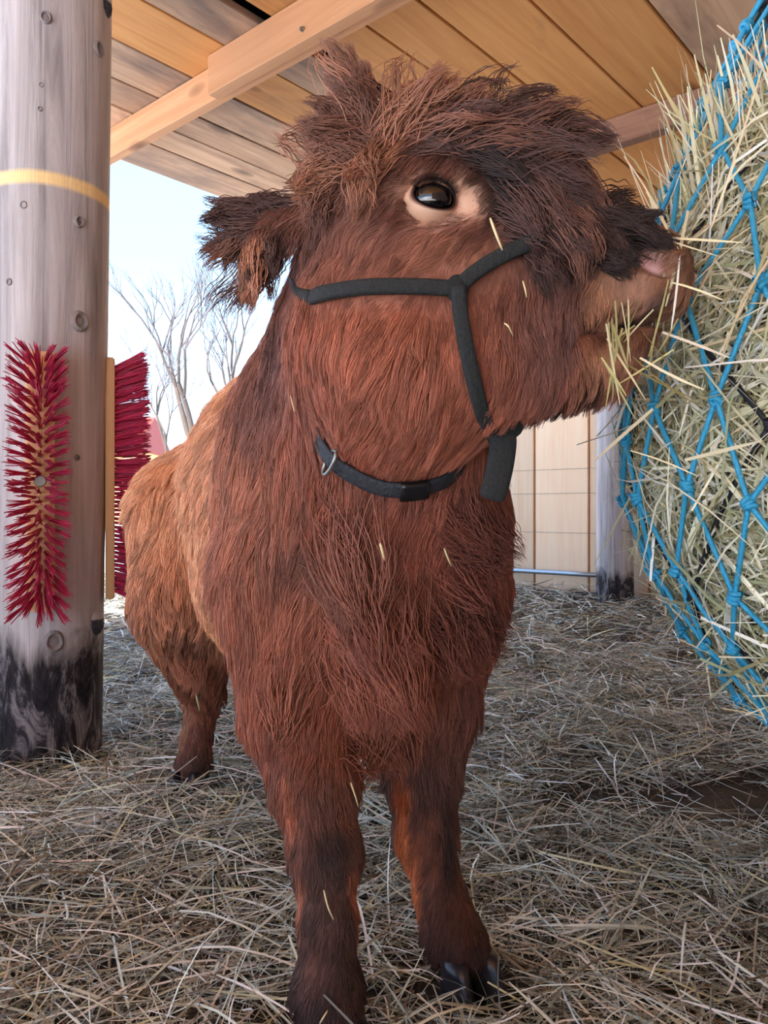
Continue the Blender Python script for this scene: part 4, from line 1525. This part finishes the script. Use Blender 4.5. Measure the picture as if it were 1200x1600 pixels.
# ------------------------------------------------------------------ halter, collar, straws caught in the coat
halter = empty('rope_halter', HALTER['cheek_strap'][-1])
tag(halter, 'dark grey rope halter around the calf\'s face', 'halter')
for nm, pth in HALTER.items():
    upn = gnormal(pth)
    tube(nm, pth, 1.0, M['halter'], halter, 14, (0.0068, 0.0050), upn)
kp = HALTER['cheek_strap'][-1]
kn = gnormal(kp)
bm = bmesh.new()
bmesh.ops.create_icosphere(bm, subdivisions=3, radius=1.0)
me = bpy.data.meshes.new('join_knot'); bm.to_mesh(me); bm.free()
o = link('join_knot', me, M['halter'], smooth=True)
o.matrix_basis = Matrix.Translation(Vector(kp)) @ Vector(kn).to_track_quat('Z', 'Y').to_matrix().to_4x4() @ Matrix.Diagonal((0.010, 0.012, 0.0075, 1))
o.parent = halter
o.matrix_parent_inverse = Matrix.Translation(-halter.location)
je = HALTER['jaw_strap'][-1]
dj = je[1] - 0.004
tail = smooth_path([je, P(786, 690, dj - 0.004), P(782, 725, dj - 0.006), P(774, 760, dj - 0.006), P(767, 782, dj - 0.005)], 24)
tube('hanging_end', tail, np.concatenate([np.ones(21), [0.97, 0.9, 0.6]]), M['halter'], halter, 16, (0.0125, 0.0075), np.tile(np.array([0.05, -1, 0.1]), (24, 1)))
o = link('under_jaw_knot', me, M['halter'], smooth=True)
o.matrix_basis = Matrix.Translation(Vector(P(786, 668, dj))) @ Matrix.Diagonal((0.019, 0.014, 0.013, 1))
o.parent = halter
o.matrix_parent_inverse = Matrix.Translation(-halter.location)

# the halter goes on behind the ears, round the back of the head
def wrap(c, a, b_, up_, off, n=30, rmax=0.16):
    u = nrm(a - c)
    w = nrm(up_ - u * np.dot(up_, u))
    t1 = math.atan2(np.dot(b_ - c, w), np.dot(b_ - c, u))
    if t1 <= 0: t1 += 2 * math.pi
    out = []
    for t in np.linspace(0, t1, n):
        d = u * math.cos(t) + w * math.sin(t)
        rs = np.arange(0.02, rmax, 0.002)
        g = gsample(c + rs[:, None] * d)
        k = np.where(g > off)[0]
        out.append(c + d * (rs[k[0]] if len(k) else rmax))
    out = np.array(out)
    out[0] = a
    for _ in range(3): out[1:-1] = 0.25 * out[:-2] + 0.5 * out[1:-1] + 0.25 * out[2:]
    return out


hs = HALTER['cheek_strap'][0]
hc_ = np.array([hs[0] + 0.085, hs[1] + 0.075, hs[2] + 0.045])
crown = wrap(hc_, hs, hc_ + np.array([0.03, 0.10, -0.05]), np.array([-0.5, 0.9, 0.35]), 0.001)
tube('crown_strap', crown, 1.0, M['halter'], halter, 14, (0.0068, 0.0050), nrm(crown - hc_))

collar = empty('collar', COLLAR[25])
tag(collar, 'black webbing collar with metal ring on the calf\'s neck', 'collar')
tube('webbing', COLLAR, 1.0, M['collar'], collar, 14, (0.0085, 0.003), gnormal(COLLAR))
pa_, pb_ = COLLAR[0], COLLAR[-1]
cc_ = (pa_ + pb_) / 2 + np.array([-0.01, 0.085, 0.035])
back = wrap(cc_, pa_, pb_, np.array([-0.5, 0.9, 0.35]), 0.001, 40, 0.17)
back[-1] = pb_
tube('webbing', back, 1.0, M['collar'], collar, 14, np.array([0.0085, 0.003]), nrm(back - cc_))
rc = COLLAR[12] + gnormal(COLLAR[12]) * 0.004
ta = np.linspace(0, 2 * np.pi, 33)
tg = nrm(COLLAR[12] - COLLAR[8])
rn = gnormal(COLLAR[10]); rw = np.cross(rn, tg)
ringp = rc + (rw * 0.016) * np.cos(ta)[:, None] + (rn * 0.5 + tg * 0.5) * 0.012 * np.sin(ta)[:, None]
tube('ring', ringp, 0.0019, M['bolt'], collar, 8)
i0 = 34
v_, f_ = tube_arrays(COLLAR[i0 - 3:i0 + 4] + gnormal(COLLAR[i0 - 3:i0 + 4]) * 0.003, 1.0, 12, (0.0105, 0.005), gnormal(COLLAR[i0 - 3:i0 + 4]))
link('buckle', mesh_mixed('buckle', v_, f_), M['buckle'], collar, smooth=True)

STRAWS = [((446, 588), (460, 644), 0.045, 'pale straw stuck in the fur of the neck'), ((766, 342), (785, 392), 0.035, 'thick bent straw on the black hair beside the eye'),
          ((548, 1224), (560, 1262), 0.026, 'short straw on the upper foreleg'), ((506, 1392), (521, 1438), 0.016, 'yellow straw on the near foreleg below the knee'),
          ((788, 506), (802, 526), 0.040, 'tiny curl of straw on the cheek behind the jaw strap'), ((817, 440), (823, 466), 0.038, 'small crooked straw on the nose below the halter'),
          ((594, 850), (601, 876), 0.060, 'pale husk in the chest fur below the collar'), ((694, 858), (706, 886), 0.055, 'thin straw on the dark side of the chest'),
          ((305, 1080), (312, 1112), 0.020, 'straw wisp hanging on the hind leg'), ((500, 1600), (512, 1580), 0.018, 'bit of straw on the near foreleg at the fetlock')]
for i, (a, b_, off, lab) in enumerate(STRAWS):
    pa, pb = hit(*a), hit(*b_)
    pa, pb = pa + nrm(CAMP - pa) * off, pb + nrm(CAMP - pb) * off
    midp = (pa + pb) / 2 + nrm(CAMP - pa) * 0.003 + rng.normal(0, 0.0012, 3)
    w = 0.0016 if i not in (1, 6) else 0.0026
    s_o = tube('straw', smooth_path([pa, midp, pb], 8), np.array([0.7, 1, 1, 1, 1, 0.9, 0.8, 0.5]) * w * 0.72 * pa[1], plain('straw_bit', srgb(236, 220, 170), 0.5, 0, 0.15, 80) if i == 0 else bpy.data.materials['straw_bit'], None, 6)
    tag(s_o, lab, 'straw', 'straws caught in the calf\'s coat')
# ------------------------------------------------------------------ hay net
NC = np.array([0.575, 0.875, 0.0])
ZP = np.array([0.255, 0.29, 0.33, 0.38, 0.45, 0.57, 0.72, 0.86, 0.95, 1.01, 1.04])
RP = np.array([0.02, 0.10, 0.145, 0.19, 0.236, 0.278, 0.280, 0.254, 0.216, 0.145, 0.02])
nz, nt_ = 60, 64
zz = np.linspace(ZP[0], ZP[-1], nz)
TH, Z = np.meshgrid(np.arange(nt_) / nt_ * 2 * np.pi, zz)
Rr = np.interp(Z, ZP, RP)
pp = np.stack([np.cos(TH) * Rr, np.sin(TH) * Rr, Z], -1)
Rr = Rr * 0.93 + 0.020 * (vnoise(pp, 14.0) - 0.5)
Rr = np.maximum(Rr, 0.01)
hv = (NC + np.stack([np.cos(TH) * Rr, np.sin(TH) * Rr, Z], -1)).reshape(-1, 3)
i, j = np.meshgrid(np.arange(nz - 1), np.arange(nt_), indexing='ij')
a, b_ = i * nt_ + j, i * nt_ + (j + 1) % nt_
hf = np.stack([a, b_, b_ + nt_, a + nt_], -1).reshape(-1, 4)
hcol = np.clip(np.array(srgb(84, 76, 50)) * (0.6 + 0.8 * vnoise(hv, 60.0))[:, None], 0, 1)  # core colour darkened for the shade in gaps between stalks
hay = empty('hay_bundle', NC + np.array([0, 0, 0.26]))
tag(hay, 'big bundle of dry hay stuffed into the hanging blue net', 'hay')
link('hay_core', mesh_np('hay_core', hv, hf, hcol), M['hay'], hay, smooth=True)
HAY_T = [(238, 232, 198), (226, 218, 180), (208, 200, 156), (190, 184, 136), (164, 154, 108), (232, 226, 206), (164, 168, 124), (216, 192, 146)]


def hay_stalks(n, zlo, zhi, poke, lmin, lmax, wmin, wmax, frontbias=True, rmul=1.0):
    z = zlo + (zhi - zlo) * rng.random(n)
    th = rng.random(n) * 2 * np.pi
    if frontbias:
        th = np.where(rng.random(n) < 0.7, math.radians(215) + rng.normal(0, 0.75, n), th)
    r = np.interp(z, ZP, RP) * (0.93 + 0.07 * rng.random(n)) * rmul
    er = np.stack([np.cos(th), np.sin(th), 0 * th], -1)
    et = np.stack([-np.sin(th), np.cos(th), 0 * th], -1)
    slope = np.interp(z + 0.01, ZP, RP) - np.interp(z - 0.01, ZP, RP)
    ez_ = nrm(np.stack([er[:, 0] * slope, er[:, 1] * slope, 0 * th + 0.02], -1))
    a = rng.normal(0.55, 0.85, n) + np.where(rng.random(n) < 0.35, 1.6, 0)
    d = nrm(et * np.sin(a)[:, None] + ez_ * np.cos(a)[:, None] + er * (poke * rng.normal(0.25, 0.7, n))[:, None])
    L = lmin + (lmax - lmin) * rng.random(n) ** 1.5
    rt = NC + er * r[:, None] + np.stack([0 * z, 0 * z, z], -1) - d * L[:, None] * 0.5
    sd = nrm(np.cross(d, er + 0.7 * rng.normal(size=(n, 3))))
    return ribbons(rt, d, L, wmin + (wmax - wmin) * rng.random(n) ** 2, sd, rng.normal(0.03, 0.07, n), pick_cols(n, HAY_T, [4, 4, 4, 3, 2, 4, 2, 1.5], 0.16, (0.98, 1.02, 1.12)))


V, F, C, o = [], [], [], 0
for v, f, c in (hay_stalks(7000, 0.27, 1.0, 0.20, 0.06, 0.22, 0.0012, 0.0040), hay_stalks(2600, 0.30, 1.0, 0.75, 0.05, 0.16, 0.0010, 0.0030), hay_stalks(260, 0.35, 0.95, 0.15, 0.06, 0.16, 0.005, 0.009), hay_stalks(420, 0.34, 0.98, 0.35, 0.07, 0.20, 0.0016, 0.0042, True, 1.075)):
    V.append(v); F.append(f + o); C.append(c); o += len(v)
# upright stalks at the mouth of the net
n = 420
th = math.radians(205) + rng.normal(0, 0.9, n)
rr = 0.20 * np.sqrt(rng.random(n)) + 0.02
rt = NC + np.stack([np.cos(th) * rr, np.sin(th) * rr, 0.90 + 0.06 * rng.random(n)], -1)
d = nrm(np.stack([np.cos(th) * 0.12, np.sin(th) * 0.12, np.ones(n)], -1) + 0.24 * rng.normal(size=(n, 3)))
L = 0.05 + 0.08 * rng.random(n)
v, f, c = ribbons(rt, d, L, 0.0014 + 0.0028 * rng.random(n) ** 2, nrm(np.cross(d, rng.normal(size=(n, 3)))), rng.normal(0, 0.05, n), pick_cols(n, HAY_T, [4, 4, 3, 2, 1, 3, 1, 2]))
V.append(v); F.append(f + o); C.append(c); o += len(v)
# upright tuft leaning out of the net above the calf's nose
n = 240
th = math.radians(192) + rng.normal(0, 0.30, n)
rr = 0.185 + 0.07 * rng.random(n)
rt = NC + np.stack([np.cos(th) * rr, np.sin(th) * rr, 0.76 + 0.17 * rng.random(n)], -1)
d = nrm(np.stack([np.cos(th) * 0.22, np.sin(th) * 0.22, np.ones(n)], -1) + 0.20 * rng.normal(size=(n, 3)))
L = 0.06 + 0.10 * rng.random(n)
v, f, c = ribbons(rt, d, L, 0.0014 + 0.0034 * rng.random(n) ** 2, nrm(np.cross(d, rng.normal(size=(n, 3)))), rng.normal(0, 0.05, n), pick_cols(n, HAY_T, [4, 4, 3, 2, 1, 3, 1, 3]))
V.append(v); F.append(f + o); C.append(c); o += len(v)
# long loose stalks crossing in front of the muzzle
ends = [((998, 360, 0.69), (1125, 402, 0.66)), ((1030, 372, 0.70), (1160, 380, 0.66)), ((1010, 300, 0.72), (1060, 390, 0.69)), ((975, 245, 0.76), (1052, 372, 0.72)),
        ((1055, 385, 0.70), (1030, 455, 0.695)), ((1062, 400, 0.69), (1048, 520, 0.685)), ((1075, 330, 0.70), (1040, 480, 0.69)), ((1040, 440, 0.695), (1130, 470, 0.66)),
        ((1035, 520, 0.69), (1140, 560, 0.65)), ((1020, 640, 0.72), (930, 720, 0.70)), ((1000, 560, 0.69), (1100, 610, 0.66)), ((1120, 40, 0.72), (1215, 140, 0.66)),
        ((1150, 250, 0.64), (1110, 360, 0.62)), ((1190, 110, 0.68), (1120, 330, 0.63)), ((1070, 720, 0.64), (1190, 690, 0.60)), ((985, 705, 0.70), (1090, 745, 0.64))]
a = np.array([P(*x) for x, _ in ends]); b_ = np.array([P(*y) for _, y in ends])
d = b_ - a
L = np.linalg.norm(d, axis=1)
d = d / L[:, None]
v, f, c = ribbons(a, d, L, 0.0016 + 0.0016 * rng.random(len(ends)), nrm(np.cross(d, np.array([0.1, -1.0, 0.2]))), rng.normal(0, 0.04, len(ends)), pick_cols(len(ends), HAY_T[:3] + [HAY_T[5]], [3, 3, 1, 2]))
V.append(v); F.append(f + o); C.append(c); o += len(v)
st = link('stalks', mesh_np('stalks', np.vstack(V), np.vstack(F), np.vstack(C)), M['hay'], hay)
st['kind'] = 'stuff'

# greenish stalks between the lips
V, F, C, o = [], [], [], 0
mw = []
for k in range(22):
    p0 = P(random.uniform(950, 1050), random.uniform(495, 610), random.uniform(0.668, 0.700))
    a = random.choice((random.gauss(0.9, 0.35), random.gauss(2.5, 0.3), random.gauss(1.5, 0.25)))
    d = nrm(np.array([math.cos(a), random.gauss(0, 0.15), -math.sin(a)]))
    L = random.uniform(0.025, 0.075)
    mw.append((p0 - d * L * 0.5, d, L))
rt = np.array([x[0] for x in mw]); d = np.array([x[1] for x in mw]); L = np.array([x[2] for x in mw])
v, f, c = ribbons(rt, d, L, 0.0010 + 0.0012 * rng.random(len(mw)), nrm(np.cross(d, np.array([0, -1.0, 0.2]) + 0.4 * rng.normal(size=(len(mw), 3)))), rng.normal(0, 0.05, len(mw)), pick_cols(len(mw), [(186, 180, 124), (168, 162, 104), (220, 212, 172), (150, 142, 92)], [3, 3, 2, 1]))
mo = link('mouthful_of_hay', mesh_np('mouthful_of_hay', v, f, c), M['hay'])
tag(mo, 'greenish hay stalks sticking out of the calf\'s mouth', 'hay', kind='stuff')

# net surface
ZN = np.concatenate([[0.235, 0.245], ZP[1:8], [0.97, 1.07, 1.22, 1.42]])
RN = np.concatenate([[0.012, 0.06], RP[1:8] + 0.021, [0.235, 0.185, 0.10, 0.018]])
arc = np.concatenate([[0], np.cumsum(np.hypot(np.diff(ZN), np.diff(RN)))])
TOPZ = 1.42


def net(name, label, ncord, rows, rad, mat, off, twist0, seed, knots=True, knot_s=1.0):
    r = np.random.default_rng(seed)
    root = empty(name, NC + np.array([0, 0, TOPZ]))
    tag(root, label, 'net')
    ss = np.linspace(0, arc[-1], rows + 1)
    zk, rk = np.interp(ss, arc, ZN), np.interp(ss, arc, RN) + off
    jit = r.normal(0, 0.09, (rows + 1, ncord))
    jz = r.normal(0, 0.010, (rows + 1, ncord)); jz[0] = jz[-1] = 0

    def node(kr, jc):
        th = 2 * np.pi * (jc + 0.5 * (kr % 2)) / ncord + twist0 + jit[kr, jc % ncord] * (2 * np.pi / ncord)
        z = zk[kr] + jz[kr, jc % ncord]
        rr = np.interp(np.interp(z, ZN, arc), arc, RN) + off
        return NC + np.array([rr * math.cos(th), rr * math.sin(th), z])

    for hand in (0, 1):
        for j0 in range(ncord):
            pts = []
            jc = j0
            for kr in range(rows + 1):
                pts.append(node(kr, jc % ncord))
                if hand == 0: jc = jc + (1 if kr % 2 == 1 else 0)
                else: jc = jc - (1 if kr % 2 == 0 else 0)
            pts = np.array(pts)
            dense = []
            for a, b_ in zip(pts[:-1], pts[1:]):
                for u in np.linspace(0, 1, 5)[:-1]:
                    x = a + (b_ - a) * u
                    zc = x[2]
                    rr = np.interp(np.interp(zc, ZN, arc), arc, RN) + off
                    v = x - NC
                    ra = math.hypot(v[0], v[1])
                    want = max(ra, rr * 0.985)
                    x = NC + np.array([v[0] / ra * want, v[1] / ra * want, zc]) if ra > 1e-6 else x
                    dense.append(x)
            dense.append(pts[-1])
            tube('cord', np.array(dense), rad, mat, root, 6)
    if knots:
        parts = []
        for k in (-1, 0, 1):                       # three wraps of a netting knot
            t = np.linspace(0, 2 * np.pi, 9)
            ringp = np.stack([0.0036 * np.cos(t), 0.0036 * np.sin(t), 0.0030 * k + 0.0012 * np.sin(t + k)], -1)
            parts.append(tube_arrays(ringp, 0.0021, 5, caps=False))
        kv, kf = merge(parts)
        kme = mesh_np('knot', kv * knot_s, kf)
        kme.polygons.foreach_set('use_smooth', np.ones(len(kme.polygons), bool))
        kme.materials.append(mat)
        for kr in range(1, rows):
            for j in range(ncord):
                o = bpy.data.objects.new('knot', kme)
                COL.objects.link(o)
                o.location = Vector(node(kr, j))
                o.rotation_euler = (r.normal(0, 0.4), r.normal(0, 0.4), r.random() * 6)
                o.parent = root
                o.matrix_parent_inverse = Matrix.Translation(-root.location)
    return root, np.array([NC[0], NC[1], TOPZ])


bn, top = net('hay_net', 'bright blue knotted cord net hanging full of hay', 21, 15, 0.0027, M['cord'], 0.0, 0.35, 3, True, 1.3)
for k in range(3):
    t = np.linspace(0, 1, 30)
    pth = top + np.stack([0.006 * np.cos(14 * t + 2.1 * k), 0.006 * np.sin(14 * t + 2.1 * k), -0.02 + t * (CEIL - TOPZ + 0.015)], -1)
    tube('hanging_rope', pth, 0.0035, M['cord'], bn, 6)
kn_, _ = net('black_net', 'torn black cord net behind the blue hay net', 6, 8, 0.0028, M['cord_black'], -0.009, 0.1, 8, True, 1.1)
